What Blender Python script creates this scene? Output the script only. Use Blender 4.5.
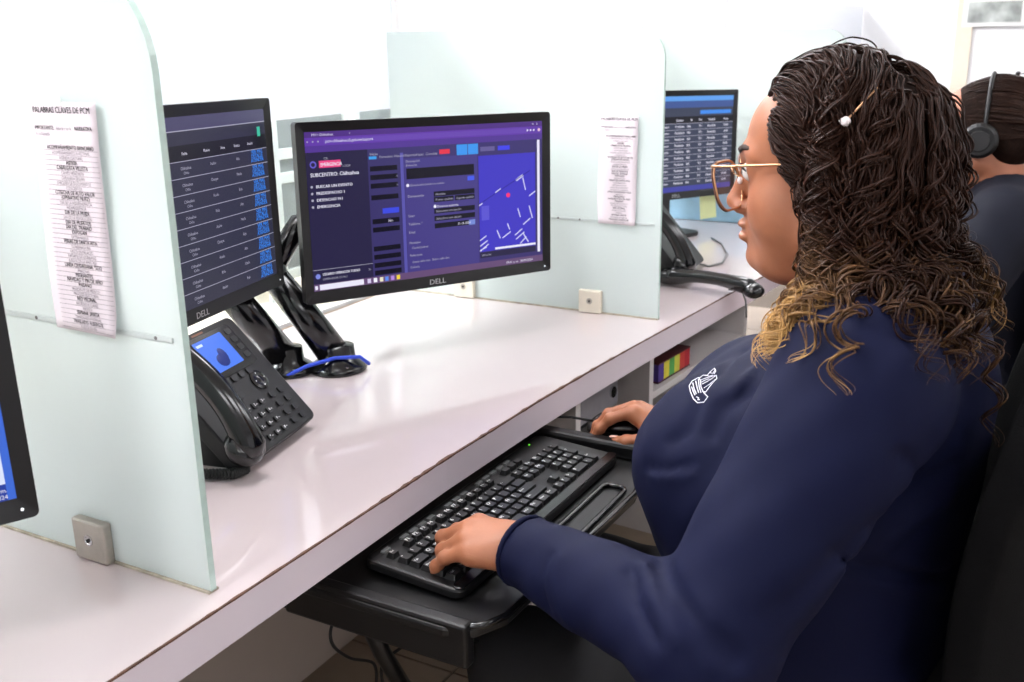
import bpy, bmesh, math, random
import numpy as np
from mathutils import Vector, Matrix
from mathutils.bvhtree import BVHTree
random.seed(7); rng = np.random.default_rng(7)
for o in list(bpy.data.objects): bpy.data.objects.remove(o)
SC = bpy.context.scene; COL = SC.collection

# ------------------------------------------------------------------ camera
FPX, CX, CY = 1000.0, 512.0, 341.0
CAMZ = 1.30
_down = np.array([565 - CX, 3720 - CY, FPX]); _down /= np.linalg.norm(_down)
def _hy(x): return CY - (_down[0]*(x-CX) + _down[2]*FPX)/_down[1]
_X = np.array([1085 - CX, _hy(1085) - CY, FPX]); _X /= np.linalg.norm(_X)
_Z = -_down; _Y = np.cross(_Z, _X)
RC = np.array([_X, _Y, _Z]); CAM = np.array([0, 0, CAMZ])
cam_d = bpy.data.cameras.new('camera'); cam = bpy.data.objects.new('camera', cam_d); COL.objects.link(cam)
cam_d.sensor_width = 36.0; cam_d.lens = FPX/1024*36; cam_d.clip_start = .02
r_, u_, b_ = RC[:, 0], -RC[:, 1], -RC[:, 2]
cam.matrix_world = Matrix(((r_[0], u_[0], b_[0], 0), (r_[1], u_[1], b_[1], 0), (r_[2], u_[2], b_[2], CAMZ), (0, 0, 0, 1)))
cam_d.dof.use_dof = True; cam_d.dof.focus_distance = 1.3; cam_d.dof.aperture_fstop = 9
SC.camera = cam
def ray(u, v):
    d = RC @ np.array([u-CX, v-CY, FPX]); return d/np.linalg.norm(d)
def onz(u, v, z): d = ray(u, v); return CAM + d*(z-CAM[2])/d[2]
def ony(u, v, y): d = ray(u, v); return CAM + d*(y-CAM[1])/d[1]
def onx(u, v, x): d = ray(u, v); return CAM + d*(x-CAM[0])/d[0]
def at(u, v, d): return CAM + RC @ np.array([(u-CX)/FPX*d, (v-CY)/FPX*d, d])

# ------------------------------------------------------------------ world, exposure
w = bpy.data.worlds.new('world'); SC.world = w; w.use_nodes = True
w.node_tree.nodes['Background'].inputs[0].default_value = (.9, .95, 1, 1)
w.node_tree.nodes['Background'].inputs[1].default_value = .3
SC.view_settings.view_transform = 'Standard'; SC.view_settings.look = 'None'
SC.view_settings.exposure = 0.22; SC.view_settings.gamma = 1.0; SC.view_settings.use_curve_mapping = False
LAMP = 13.0          # emission of the ceiling light panels

# ------------------------------------------------------------------ materials
def srgb(c):
    return tuple(((x/255)/12.92 if x/255 <= .04045 else ((x/255+.055)/1.055)**2.4) for x in c)
MATS = {}
def mat(name, col=(200, 200, 200), rough=.5, metal=0, spec=.5, noise=0, nscale=40, bump=0, bscale=200, emit=0, ecol=None, coat=0, aniso=None):
    if name in MATS: return MATS[name]
    m = bpy.data.materials.new(name); m.use_nodes = True; nt = m.node_tree; p = nt.nodes['Principled BSDF']
    c = srgb(col); p.inputs['Base Color'].default_value = (*c, 1)
    p.inputs['Roughness'].default_value = rough; p.inputs['Metallic'].default_value = metal
    p.inputs['Specular IOR Level'].default_value = spec; p.inputs['Coat Weight'].default_value = coat
    p.inputs['Coat Roughness'].default_value = .035
    if noise or bump:
        tc = nt.nodes.new('ShaderNodeTexCoord')
    if noise:
        n = nt.nodes.new('ShaderNodeTexNoise'); n.inputs['Scale'].default_value = nscale; n.inputs['Detail'].default_value = 5
        nt.links.new(tc.outputs['Object'], n.inputs['Vector'])
        r = nt.nodes.new('ShaderNodeValToRGB'); r.color_ramp.elements[0].position = .3; r.color_ramp.elements[1].position = .7
        r.color_ramp.elements[0].color = (*[max(0, x*(1-noise)) for x in c], 1); r.color_ramp.elements[1].color = (*[min(1, x*(1+noise)) for x in c], 1)
        nt.links.new(n.outputs['Fac'], r.inputs['Fac']); nt.links.new(r.outputs['Color'], p.inputs['Base Color'])
    if bump:
        n2 = nt.nodes.new('ShaderNodeTexNoise'); n2.inputs['Scale'].default_value = bscale; n2.inputs['Detail'].default_value = 4
        nt.links.new(tc.outputs['Object'], n2.inputs['Vector'])
        b = nt.nodes.new('ShaderNodeBump'); b.inputs['Strength'].default_value = bump; b.inputs['Distance'].default_value = .003
        nt.links.new(n2.outputs['Fac'], b.inputs['Height']); nt.links.new(b.outputs['Normal'], p.inputs['Normal'])
    if emit:
        p.inputs['Emission Color'].default_value = (*srgb(ecol or col), 1); p.inputs['Emission Strength'].default_value = emit
    MATS[name] = m; return m
def scr(name, col, k=1.0):   # light given off by a lit display
    return mat('screen_'+name, (4, 4, 6), .25, spec=.2, emit=k, ecol=col)
def frosted(name, col, dif=.5, trl=.42, trp=.0):
    m = bpy.data.materials.new(name); m.use_nodes = True; nt = m.node_tree
    for n in list(nt.nodes):
        if n.type != 'OUTPUT_MATERIAL': nt.nodes.remove(n)
    out = nt.nodes['Material Output']; c = (*srgb(col), 1)
    d = nt.nodes.new('ShaderNodeBsdfDiffuse'); d.inputs[0].default_value = c
    t = nt.nodes.new('ShaderNodeBsdfTranslucent'); t.inputs[0].default_value = c
    g = nt.nodes.new('ShaderNodeBsdfGlossy'); g.inputs['Roughness'].default_value = .28; g.inputs[0].default_value = (1, 1, 1, 1)
    tr = nt.nodes.new('ShaderNodeBsdfTransparent'); tr.inputs[0].default_value = (.93, .99, .97, 1)
    m1 = nt.nodes.new('ShaderNodeMixShader'); m1.inputs[0].default_value = trl/(dif+trl)
    m2 = nt.nodes.new('ShaderNodeMixShader'); m2.inputs[0].default_value = trp
    m3 = nt.nodes.new('ShaderNodeMixShader'); fr = nt.nodes.new('ShaderNodeFresnel'); fr.inputs[0].default_value = 1.35
    L = nt.links.new
    L(d.outputs[0], m1.inputs[1]); L(t.outputs[0], m1.inputs[2]); L(m1.outputs[0], m2.inputs[1]); L(tr.outputs[0], m2.inputs[2])
    L(fr.outputs[0], m3.inputs[0]); L(m2.outputs[0], m3.inputs[1]); L(g.outputs[0], m3.inputs[2]); L(m3.outputs[0], out.inputs[0])
    MATS[name] = m; return m
def clear_glass(name, tint=(.93, .97, .96), rough=.02, refl=.06):
    m = bpy.data.materials.new(name); m.use_nodes = True; nt = m.node_tree
    for n in list(nt.nodes):
        if n.type != 'OUTPUT_MATERIAL': nt.nodes.remove(n)
    t = nt.nodes.new('ShaderNodeBsdfTransparent'); t.inputs[0].default_value = (*tint, 1)
    g = nt.nodes.new('ShaderNodeBsdfGlossy'); g.inputs['Roughness'].default_value = rough
    x = nt.nodes.new('ShaderNodeMixShader'); x.inputs[0].default_value = refl
    nt.links.new(t.outputs[0], x.inputs[1]); nt.links.new(g.outputs[0], x.inputs[2]); nt.links.new(x.outputs[0], nt.nodes['Material Output'].inputs[0])
    MATS[name] = m; return m

WALL = mat('wall_paint', (238, 238, 240), .8, noise=.02, nscale=6)
CEIL = mat('ceiling_paint', (235, 235, 235), .9, noise=.02, nscale=8)
TILE = mat('floor_tile_stone', (140, 124, 106), .35, noise=.12, nscale=9)
GROUT = mat('grout', (92, 82, 72), .9, noise=.1)
TOP = mat('desk_laminate', (206, 192, 192), .3, spec=.4, noise=.012, nscale=14, coat=1.0)
TOP.node_tree.nodes['Principled BSDF'].inputs['Coat IOR'].default_value = 1.9
FASC = mat('fascia_laminate', (226, 215, 222), .35, noise=.015, nscale=10)
SEAM = mat('seam_brown', (92, 62, 48), .8, noise=.4, nscale=120)
GLASS = frosted('frosted_glass', (231, 240, 237))
GLASSW = frosted('frosted_glass_white', (244, 248, 252), .45, .5)
GEDGE = mat('glass_edge_green', (200, 222, 213), .15, spec=.6, noise=.08, nscale=60)
GCLEAR = clear_glass('clear_glass')
STEEL = mat('brushed_steel', (178, 172, 162), .42, .75, noise=.05, nscale=90)
CLIPC = mat('cream_clip', (222, 214, 196), .5, noise=.04)
CHROME = mat('chrome', (210, 210, 212), .15, 1, noise=.02)
DARKSC = mat('dark_recess', (40, 38, 36), .7, noise=.1)
PAPER = mat('paper', (222, 212, 217), .85, noise=.02, nscale=30)
INK = mat('ink', (34, 28, 34), .9, noise=.05); INKG = mat('ink_grey', (120, 112, 120), .9, noise=.05)
BLK = mat('black_plastic', (10, 10, 11), .42, noise=.08, nscale=60, bump=.05, bscale=900)
BLKG = mat('gloss_black', (9, 9, 11), .16, spec=.6, noise=.05)
BEZ = mat('bezel_black', (11, 11, 12), .38, noise=.06, nscale=70)
KEYM = mat('key_black', (20, 21, 22), .38, noise=.08, nscale=80)
KEYG = mat('key_grey', (96, 98, 98), .4, noise=.06, nscale=80)
LEGEND = mat('legend_white', (226, 226, 226), .6, noise=.02)
LOGO = mat('logo_silver', (196, 196, 198), .4, .2, noise=.02)
BLUEC = mat('blue_cable', (40, 70, 200), .4, noise=.05)
CABLE = mat('black_cable', (16, 16, 17), .5, noise=.06)
GREYC = mat('grey_cable', (120, 120, 118), .5, noise=.06)
WHITEP = mat('white_plastic', (235, 235, 233), .4, noise=.02)
GREYB = mat('grey_board', (150, 153, 152), .6, noise=.18, nscale=5)
CAB = mat('cabinet_laminate', (205, 200, 198), .45, noise=.02)
CREAM = mat('cream_desk', (240, 226, 206), .4, noise=.02)
CHAIRM = mat('chair_fabric', (8, 8, 9), .9, spec=.1, noise=.2, nscale=200, bump=.3, bscale=600)
CHAIRP = mat('chair_plastic', (24, 24, 25), .5, noise=.08)
NOTE = mat('sticky_note', (218, 228, 168), .8, noise=.03)
LBLUE = mat('bluish_reflection', (150, 190, 214), .6, noise=.25, nscale=7)
METALT = mat('computer_silver', (148, 148, 156), .35, .5, noise=.06)

# ------------------------------------------------------------------ mesh helpers
class MB:
    def __init__(s): s.v = []; s.f = []; s.m = []
    def add(s, vs, fs, mi=0):
        k = len(s.v); s.v += [tuple(map(float, p)) for p in vs]
        for f in fs: s.f.append(tuple(i+k for i in f)); s.m.append(mi)
        return s
    def box(s, lo, hi, mi=0, M=None):
        (a, b, c), (d, e, g) = lo, hi
        vs = [(a, b, c), (d, b, c), (d, e, c), (a, e, c), (a, b, g), (d, b, g), (d, e, g), (a, e, g)]
        if M is not None: vs = [tuple(M @ Vector(p)) for p in vs]
        return s.add(vs, [(3, 2, 1, 0), (4, 5, 6, 7), (0, 1, 5, 4), (1, 2, 6, 5), (2, 3, 7, 6), (3, 0, 4, 7)], mi)
    def prism(s, poly, lo, hi, axis='z', mi=0, mside=None):
        n = len(poly)
        def P(p, t):
            if axis == 'z': return (p[0], p[1], t)
            if axis == 'x': return (t, p[0], p[1])
            return (p[0], t, p[1])
        vs = [P(p, lo) for p in poly] + [P(p, hi) for p in poly]
        s.add(vs, [tuple(reversed(range(n))), tuple(range(n, 2*n))], mi)
        k = len(s.v) - 2*n; ms = mi if mside is None else mside
        for i in range(n):
            j = (i+1) % n; s.f.append((k+i, k+j, k+n+j, k+n+i)); s.m.append(ms)
        return s
    def tube(s, pts, rad, n=8, mi=0, cap=True):
        pts = [np.array(p, float) for p in pts]; rad = rad if hasattr(rad, '__len__') else [rad]*len(pts)
        k = len(s.v); N = len(pts); up = np.array([0, 0, 1.])
        t0 = pts[1]-pts[0]; t0 /= np.linalg.norm(t0)
        if abs(t0 @ up) > .95: up = np.array([1., 0, 0])
        u = np.cross(t0, up); u /= np.linalg.norm(u)
        for i in range(N):
            t = pts[min(i+1, N-1)] - pts[max(i-1, 0)]; t /= (np.linalg.norm(t)+1e-12)
            u = u - t*(u @ t); u /= (np.linalg.norm(u)+1e-12); v = np.cross(t, u)
            for j in range(n):
                a = 2*math.pi*j/n; s.v.append(tuple(pts[i] + rad[i]*(math.cos(a)*u + math.sin(a)*v)))
        for i in range(N-1):
            for j in range(n):
                q = (j+1) % n; s.f.append((k+i*n+j, k+i*n+q, k+(i+1)*n+q, k+(i+1)*n+j)); s.m.append(mi)
        if cap:
            s.f.append(tuple(k+j for j in reversed(range(n)))); s.m.append(mi)
            s.f.append(tuple(k+(N-1)*n+j for j in range(n))); s.m.append(mi)
        return s
    def ring(s, pts, rad, n=8, mi=0):   # closed tube
        pts = [np.array(p, float) for p in pts]; N = len(pts); k = len(s.v)
        c = sum(pts)/N; nr = np.cross(pts[1]-pts[0], pts[N//3]-pts[0]); nr /= np.linalg.norm(nr)
        for i in range(N):
            t = pts[(i+1) % N] - pts[i-1]; t /= np.linalg.norm(t); u = np.cross(t, nr); u /= np.linalg.norm(u); v = np.cross(t, u)
            for j in range(n):
                a = 2*math.pi*j/n; s.v.append(tuple(pts[i] + rad*(math.cos(a)*u + math.sin(a)*v)))
        for i in range(N):
            for j in range(n):
                q = (j+1) % n; i2 = (i+1) % N; s.f.append((k+i*n+j, k+i*n+q, k+i2*n+q, k+i2*n+j)); s.m.append(mi)
        return s
    def lathe(s, prof, n=24, mi=0, M=None):
        k = len(s.v)
        for (r, z) in prof:
            for j in range(n):
                a = 2*math.pi*j/n; p = Vector((r*math.cos(a), r*math.sin(a), z)); s.v.append(tuple(M @ p if M is not None else p))
        for i in range(len(prof)-1):
            for j in range(n):
                q = (j+1) % n; s.f.append((k+i*n+j, k+i*n+q, k+(i+1)*n+q, k+(i+1)*n+j)); s.m.append(mi)
        s.f.append(tuple(k+j for j in reversed(range(n)))); s.m.append(mi)
        s.f.append(tuple(k+(len(prof)-1)*n+j for j in range(n))); s.m.append(mi)
        return s
    def ball(s, c, r, n=12, mi=0, M=None):
        r = r if hasattr(r, '__len__') else (r, r, r); k = len(s.v); m = n//2
        for i in range(m+1):
            th = math.pi*i/m
            for j in range(n):
                a = 2*math.pi*j/n; p = Vector((r[0]*math.sin(th)*math.cos(a), r[1]*math.sin(th)*math.sin(a), r[2]*math.cos(th)))
                if M is not None: p = M @ p
                s.v.append((p[0]+c[0], p[1]+c[1], p[2]+c[2]))
        for i in range(m):
            for j in range(n):
                q = (j+1) % n; s.f.append((k+i*n+j, k+(i+1)*n+j, k+(i+1)*n+q, k+i*n+q)); s.m.append(mi)
        return s
    def mesh(s, name, mats, smooth=False):
        me = bpy.data.meshes.new(name); me.from_pydata(s.v, [], s.f)
        for m in (mats if isinstance(mats, (list, tuple)) else [mats]): me.materials.append(m)
        me.polygons.foreach_set('material_index', s.m)
        if smooth: me.polygons.foreach_set('use_smooth', [True]*len(s.f))
        me.validate(); me.update(); return me
    def build(s, name, mats, parent=None, smooth=False, bevel=0, loc=None, rot=None, seg=2):
        o = bpy.data.objects.new(name, s.mesh(name, mats, smooth)); COL.objects.link(o)
        if parent is not None: o.parent = parent
        if loc is not None: o.location = loc
        if rot is not None: o.rotation_euler = rot
        if bevel:
            b = o.modifiers.new('bevel', 'BEVEL'); b.width = bevel; b.segments = seg; b.limit_method = 'ANGLE'; b.angle_limit = math.radians(40)
        return o
def tag(o, label=None, cat=None, group=None, kind=None):
    if label: o['label'] = label
    if cat: o['category'] = cat
    if group: o['group'] = group
    if kind: o['kind'] = kind
    return o
def empty(name, loc=(0, 0, 0), rot=(0, 0, 0)):
    o = bpy.data.objects.new(name, None); COL.objects.link(o); o.location = tuple(map(float, loc)); o.rotation_euler = rot; o.empty_display_size = .05
    return o
def rrect(x0, y0, x1, y1, r, n=6, corners=(1, 1, 1, 1)):
    out = []
    for k, (cx, cy, a0) in enumerate(((x1-r, y1-r, 0), (x0+r, y1-r, 90), (x0+r, y0+r, 180), (x1-r, y0+r, 270))):
        if not corners[k]:
            out.append(((x1, y1), (x0, y1), (x0, y0), (x1, y0))[k]); continue
        for i in range(n+1):
            a = math.radians(a0+90*i/n); out.append((cx+r*math.cos(a), cy+r*math.sin(a)))
    return out
def link_copy(o, parent, loc):
    c = o.copy(); COL.objects.link(c); c.parent = parent; c.location = loc; return c
_fc = bpy.data.curves.new('font', 'FONT'); _fo = bpy.data.objects.new('font', _fc)
_TC = {}
def glyphs(txt):
    if txt not in _TC:
        _fc.body = txt; _fc.size = 1; _fc.resolution_u = 2; COL.objects.link(_fo)
        dg = bpy.context.evaluated_depsgraph_get(); dg.update()
        me = _fo.evaluated_get(dg).to_mesh()
        v = np.array([tuple(p.co) for p in me.vertices]) if len(me.vertices) else np.zeros((0, 3))
        f = [tuple(p.vertices) for p in me.polygons]; _fo.evaluated_get(dg).to_mesh_clear(); COL.objects.unlink(_fo)
        _TC[txt] = (v, f)
    return _TC[txt]
def text(mb, txt, x, y, size, z=0, mi=0, align='l', sx=1.0, bold=0):
    v, f = glyphs(txt)
    if not len(v): return
    w_ = v[:, 0].max()*size*sx; ox = x - (w_ if align == 'r' else w_/2 if align == 'c' else 0)
    for b in range(bold+1):
        mb.add([(ox+p[0]*size*sx+b*size*.035, y+p[1]*size, z+b*1e-5) for p in v], f, mi)

# =================================================================== SETTING
ROOM = (-2.6, -3.2, 7.6, 4.6, 2.7)   # x0 y0 x1 y1 height
x0, y0, x1, y1, HZ = ROOM
fl = MB().box((x0, y0, -.06), (x1, y1, -.006)).build('floor', GROUT); tag(fl, kind='structure')
TS = .42
tile_me = MB().box((-TS/2+.003, -TS/2+.003, -.008), (TS/2-.003, TS/2-.003, 0)).mesh('floor_tile', TILE)
for i in range(-2, 12):
    for j in range(-3, 7):
        t = bpy.data.objects.new('floor_tile', tile_me); COL.objects.link(t); t.parent = fl; t.location = (i*TS+.1, j*TS-.02, 0)
tag(MB().box((x0, y0, HZ), (x1, y1, HZ+.1)).build('ceiling', CEIL), kind='structure')
tag(MB().box((x0, y1, 0), (x1, y1+.1, HZ)).build('wall_back', WALL), kind='structure')
tag(MB().box((x0, y0-.1, 0), (x1, y0, HZ)).build('wall_front', WALL), kind='structure')
tag(MB().box((x0-.1, y0, 0), (x0, y1, HZ)).build('wall_left', WALL), kind='structure')
tag(MB().box((x1, y0, 0), (x1+.1, y1, HZ)).build('wall_right', WALL), kind='structure')
# ceiling light panels
def lamp(x, y, label, k):
    t = empty('ceiling_light', (x, y, HZ)); tag(t, label, 'ceiling light', 'ceiling light panels')
    MB().prism(rrect(-.62, -.32, .62, .32, .01), -.035, -.001).build('frame', WHITEP, t)
    MB().box((-.6, -.3, -.04), (.6, .3, -.034)).build('diffuser', mat('lamp_diffuser%d' % k, (255, 252, 248), .6, emit=LAMP*k/15, ecol=(250, 250, 255)), t)
for yy, ln, kk in ((2.5, 'behind the frosted partition', 44), (1.0, 'over the white desk row', 13), (-1.5, 'over the aisle behind the chairs', 12)):
    for xx in (-.9, 1.3, 3.5, 5.7):
        lamp(xx, yy, ('leftmost', 'second', 'third', 'farthest')[(-.9, 1.3, 3.5, 5.7).index(xx)]+' white ceiling light panel of the row '+ln, kk)

# =================================================================== DESK
FE = [(-1.6, .706), (.5, .706), (1.08, .706), (1.352, .698), (1.56, .686), (1.718, .674), (2.186, .635), (2.401, .613), (3.6, .51), (4.4, .43)]
DT, DB, YB = .75, .702, 1.36
dk = empty('worktop', (1.3, 1.0, DB)); tag(dk, 'long glossy white worktop with a deep lilac-grey front edge', 'desk')
L0 = Vector((1.3, 1.0, DB))
def loc(p): return (p[0]-1.3, p[1]-1.0, (p[2] if len(p) > 2 else 0)-DB)
tail = [loc((4.4, YB))[:2], loc((-1.6, YB))[:2]]
MB().prism([loc((x, y+.0202))[:2] for x, y in FE]+tail, .004, DT-DB-.0013).prism([loc((x, y+.0003))[:2] for x, y in FE]+tail, DT-DB-.0013, DT-DB).build('top_board', TOP, dk)
fa = MB()
for (a, b), (c, d) in zip(FE[:-1], FE[1:]):
    P = [loc((a, b))[:2], loc((c, d))[:2], loc((c, d+.02))[:2], loc((a, b+.02))[:2]]
    fa.prism(P, 0, DT-DB-.0014)
fa.build('front_fascia', FASC, dk)
se = MB(); sp = []
for (a, b), (c, d) in zip(FE[:-1], FE[1:]):
    n = max(2, int(abs(c-a)/.012))
    for i in range(n): sp.append((a+(c-a)*i/n, b+(d-b)*i/n))
for k, (a, b) in enumerate(sp):
    w0 = random.choice((.0006, .0008, .0012, .0018)) * (1.9 if .92 < a < 1.62 else 1)
    se.v += [(*loc((a, b-.0004))[:2], DT-DB-.0014-w0*.4), (*loc((a, b-.0004))[:2], DT-DB+.0002), (*loc((a, b+.0012+w0))[:2], DT-DB+.0003)]
    if k:
        q = 3*k; se.f += [(q-3, q, q+1, q-2), (q-2, q+1, q+2, q-1)]; se.m += [0, 0]
tag(se.build('edge_seam', SEAM, dk), 'chipped brown seam along the front edge')
# supports and storage under the desk
bp = MB().box((-1.55, 1.30, 0), (4.3, 1.32, .70)); tag(bp.build('modesty_panel', mat('under_desk_panel', (176, 162, 150), .6, noise=.05, nscale=3)), 'pale panel standing under the back of the worktop', 'panel')
CA = math.radians(-4.8)
cb = empty('storage_cabinet', (1.55, .728, 0), (0, 0, CA)); tag(cb, 'white open storage cabinet under the worktop beside the mouse', 'cabinet')
CBW, CBD = .86, .50
for x in (0, .305, CBW-.02):
    MB().box((x, 0, .42), (x+.018, CBD, .70)).build('side_panel', CAB, cb, bevel=.001)
MB().box((.018, .0, .42), (CBW-.02, CBD, .436)).build('bottom_panel', CAB, cb)
MB().box((.323, .004, .580), (CBW-.02, CBD, .595)).build('shelf', CAB, cb)
MB().box((.018, CBD-.012, .436), (CBW-.02, CBD, .70)).build('back_panel', CAB, cb)
for x in (.04, CBW-.06): MB().box((x, .05, .0), (x+.03, CBD-.05, .42)).build('foot_panel', CAB, cb)
bk = empty('book', (1.932, .712, .5953), (0, 0, math.radians(-6))); tag(bk, 'dark red book with a rainbow striped edge on the cabinet shelf', 'book')
MB().box((0, 0, 0), (.158, .14, .004)).box((0, 0, .042), (.158, .14, .046)).build('cover', mat('book_cover', (70, 18, 26), .5, noise=.1), bk, bevel=.001)
for i, c in enumerate(((70, 50, 130), (206, 196, 60), (80, 160, 80), (196, 196, 70), (190, 60, 52), (170, 30, 44))):
    MB().box((.001+i*.026, .001, .004), (.001+(i+1)*.026, .138, .042)).build('page_block', mat('book_edge%d' % i, c, .7, noise=.1), bk)
pc = empty('desktop_computer', (1.585, .775, .4362), (0, 0, CA)); tag(pc, 'silver and black desktop computer standing in the cabinet behind the mouse', 'computer')
MB().box((0, 0, 0), (.215, .36, .215)).build('case', METALT, pc, bevel=.006)
MB().box((.004, -.012, .006), (.211, .0, .150)).build('front_panel', BLK, pc, bevel=.004)
MB().box((.004, -.010, .154), (.211, .0, .211)).build('bezel', METALT, pc, bevel=.004)
MB().box((.02, -.016, .06), (.15, -.012, .075)).build('drive_slot', BLKG, pc)
MB().lathe([(.0, 0), (.012, 0), (.012, .004), (.0, .004)], 16, M=Matrix.Translation((.185, -.010, .188)) @ Matrix.Rotation(math.pi/2, 4, 'X')).build('power_button', CHROME, pc)

# =================================================================== GLASS PANELS
def glass_panel(x, yf, yb, top, r, clips, railz, label, holes):
    g = empty('desk_divider', (x, yf, DT)); tag(g, label, 'divider', 'frosted glass dividers between the workstations')
    T = .008
    pl = rrect(0, .002, yb-yf, top-DT, r, 10, (0, 1, 0, 0))
    MB().prism(pl, -T/2, T/2, 'x', 0, 1).build('glass_pane', [GLASS, GEDGE], g)
    MB().box((-T/2-.003, 0, 0.0002), (T/2+.003, yb-yf, .003)).build('sealant_bead', mat('sealant', (176, 168, 150), .8, noise=.3, nscale=60), g)
    for (ya, big) in clips:
        for s in (-1, 1):
            M_ = CLIPC if big else STEEL
            xx = s*(T/2); lo, hi = (xx, xx+s*.012) if s > 0 else (xx+s*.012, xx)
            c = MB().box((lo, ya-.026, .001), (hi, ya+.026, .05)).build('clip', M_, g, bevel=.0025)
            mm = Matrix.Translation((xx+s*.012, ya, .027)) @ Matrix.Rotation(s*math.pi/2, 4, 'Y')
            bo = MB().lathe([(0, 0), (.0065, 0), (.0065, .0012), (.005, .0012), (.0045, .0004), (0, .0004)], 20, M=mm).build('bolt', CHROME if not big else STEEL, c)
            MB().lathe([(0, 0), (.0025, 0), (.0025, .0016), (0, .0016)], 6, M=mm).build('socket', DARKSC, c)
    rl = MB().box((-T/2-.002, .012, railz-.003-DT), (-T/2, yb-yf-.01, railz+.003-DT)).build('glass_rail', GLASS, g, bevel=.001)
    for hy in holes:
        MB().lathe([(0, 0), (.002, 0), (.002, .0006), (0, .0006)], 10, M=Matrix.Translation((-T/2-.002, hy-yf, railz-DT)) @ Matrix.Rotation(-math.pi/2, 4, 'Y')).build('rail_screw', GREYC, rl)
    return g
glass_panel(.668, .735, 1.352, 1.385, .105, [(.905-.735, 0), (1.25-.735, 0)], 1.027, 'large frosted glass divider nearest the left edge with a paper list', (.77, .95))
glass_panel(1.895, .702, 1.352, 1.331, .062, [(.852-.702, 1), (1.165-.702, 1)], .948, 'frosted glass divider behind the centre monitor with cream clips', (.88, .93))
glass_panel(3.13, .60, 1.352, 1.331, .062, [(.75-.60, 1)], .948, 'farthest frosted glass divider, beyond the far monitor', (.80,))
# =================================================================== BACK PARTITION
PY = 1.375
bpn = empty('back_partition', (1.3, PY, DT)); tag(bpn, 'white frosted glass partition with slim posts along the back of the desk', 'partition')
for xx in (-1.2, .70, 1.95, 4.4):
    MB().box((xx-1.3-.009, -.012, 0), (xx-1.3+.009, .012, 1.53-DT)).build('post', WHITEP, bpn, bevel=.002)
for a, b in ((-1.2, .70), (.70, 1.95), (1.95, 7.59)):
    MB().box((a-1.3+.009, -.004, 1.165-DT), (b-1.3-.009, .004, 1.525-DT)).build('frosted_pane', GLASSW, bpn)
    MB().box((a-1.3+.009, -.003, .004), (b-1.3-.009, .003, 1.163-DT)).build('clear_pane', GCLEAR, bpn)
    MB().box((a-1.3+.009, -.006, 0.0), (b-1.3-.009, .006, .008)).build('base_rail', WHITEP, bpn)
# opposite workstations behind the clear panes
od = empty('opposite_worktop', (1.3, 1.8, .70)); tag(od, 'cream worktop of the opposite row behind the partition', 'desk')
MB().box((-2.9, -.40, 0), (3.1, .4, .05)).build('top_board', CREAM, od, bevel=.002)
for x in (-2.5, 0, 2.8): MB().box((x, -.3, -.70), (x+.03, .3, 0)).build('support_panel', CAB, od)
def frame_board(x, y, w_, h_, label):
    t = empty('display_board', (x, y, .75)); tag(t, label, 'board', 'grey boards behind the clear glass')
    MB().prism(rrect(-w_/2, .02, w_/2, h_, .02), 0, .012, 'y').build('panel', GREYB, t)
    for xx in (-w_/2, w_/2): MB().box((xx-.011, -.008, 0), (xx+.011, .02, h_+.006)).build('upright', WHITEP, t, bevel=.003)
    for zz in (.012, h_*.56, h_*.62+.03): MB().box((-w_/2, -.006, zz), (w_/2, .018, zz+.026)).build('crossbar', WHITEP, t, bevel=.003)
frame_board(1.93, 1.62, .27, .435, 'small grey board in white frame, right of the round white webcam')
frame_board(1.655, 1.63, .20, .435, 'small grey board in white frame behind the round white webcam')
frame_board(2.32, 1.62, .42, .435, 'wide grey board in white frame behind the centre divider')
wc = empty('webcam', (1.62, 1.50, .75)); tag(wc, 'round white webcam on a stem behind the clear pane', 'webcam')
MB().lathe([(0, 0), (.035, 0), (.035, .006), (.006, .012), (.006, .40), (0, .40)], 20).build('stand', WHITEP, wc, smooth=False)
MB().ball((0, 0, .425), .027, 20).build('head', WHITEP, wc, smooth=True)
MB().lathe([(0, 0), (.01, 0), (.008, .004), (0, .004)], 16, M=Matrix.Translation((-.0, -.024, .425)) @ Matrix.Rotation(math.pi/2, 4, 'X')).build('lens', mat('lens_grey', (150, 150, 150), .2, noise=.05), wc)
bb = MB().box((0, 0, 0), (.02, .42, .11)).build('reflection_box', LBLUE, None, bevel=.003, loc=(3.085, .74, .7503)); tag(bb, 'added pale blue box for the bluish reflection low on the far divider', 'reflection_box')  # added box, its colour gives the bluish reflection low on the glass divider
# far wall window and door trim
wn = empty('window_1', tuple(onx(995, 12, x1-.001))); tag(wn, kind='structure')
MB().box((-.03, -.19, -.09), (.0, .19, .09)).build('window_frame', WHITEP, wn); MB().box((-.034, -.16, -.065), (-.03, .16, .065)).build('window_pane', mat('window_grey', (170, 176, 172), .3, noise=.5, nscale=9), wn)
c = onx(967, 5, x1-.001); tag(MB().box((x1-.03, c[1]-.05, 0), (x1, c[1]+.05, 2.4)).build('trim_1', mat('trim_cream', (226, 214, 196), .6, noise=.03)), kind='structure')

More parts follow.
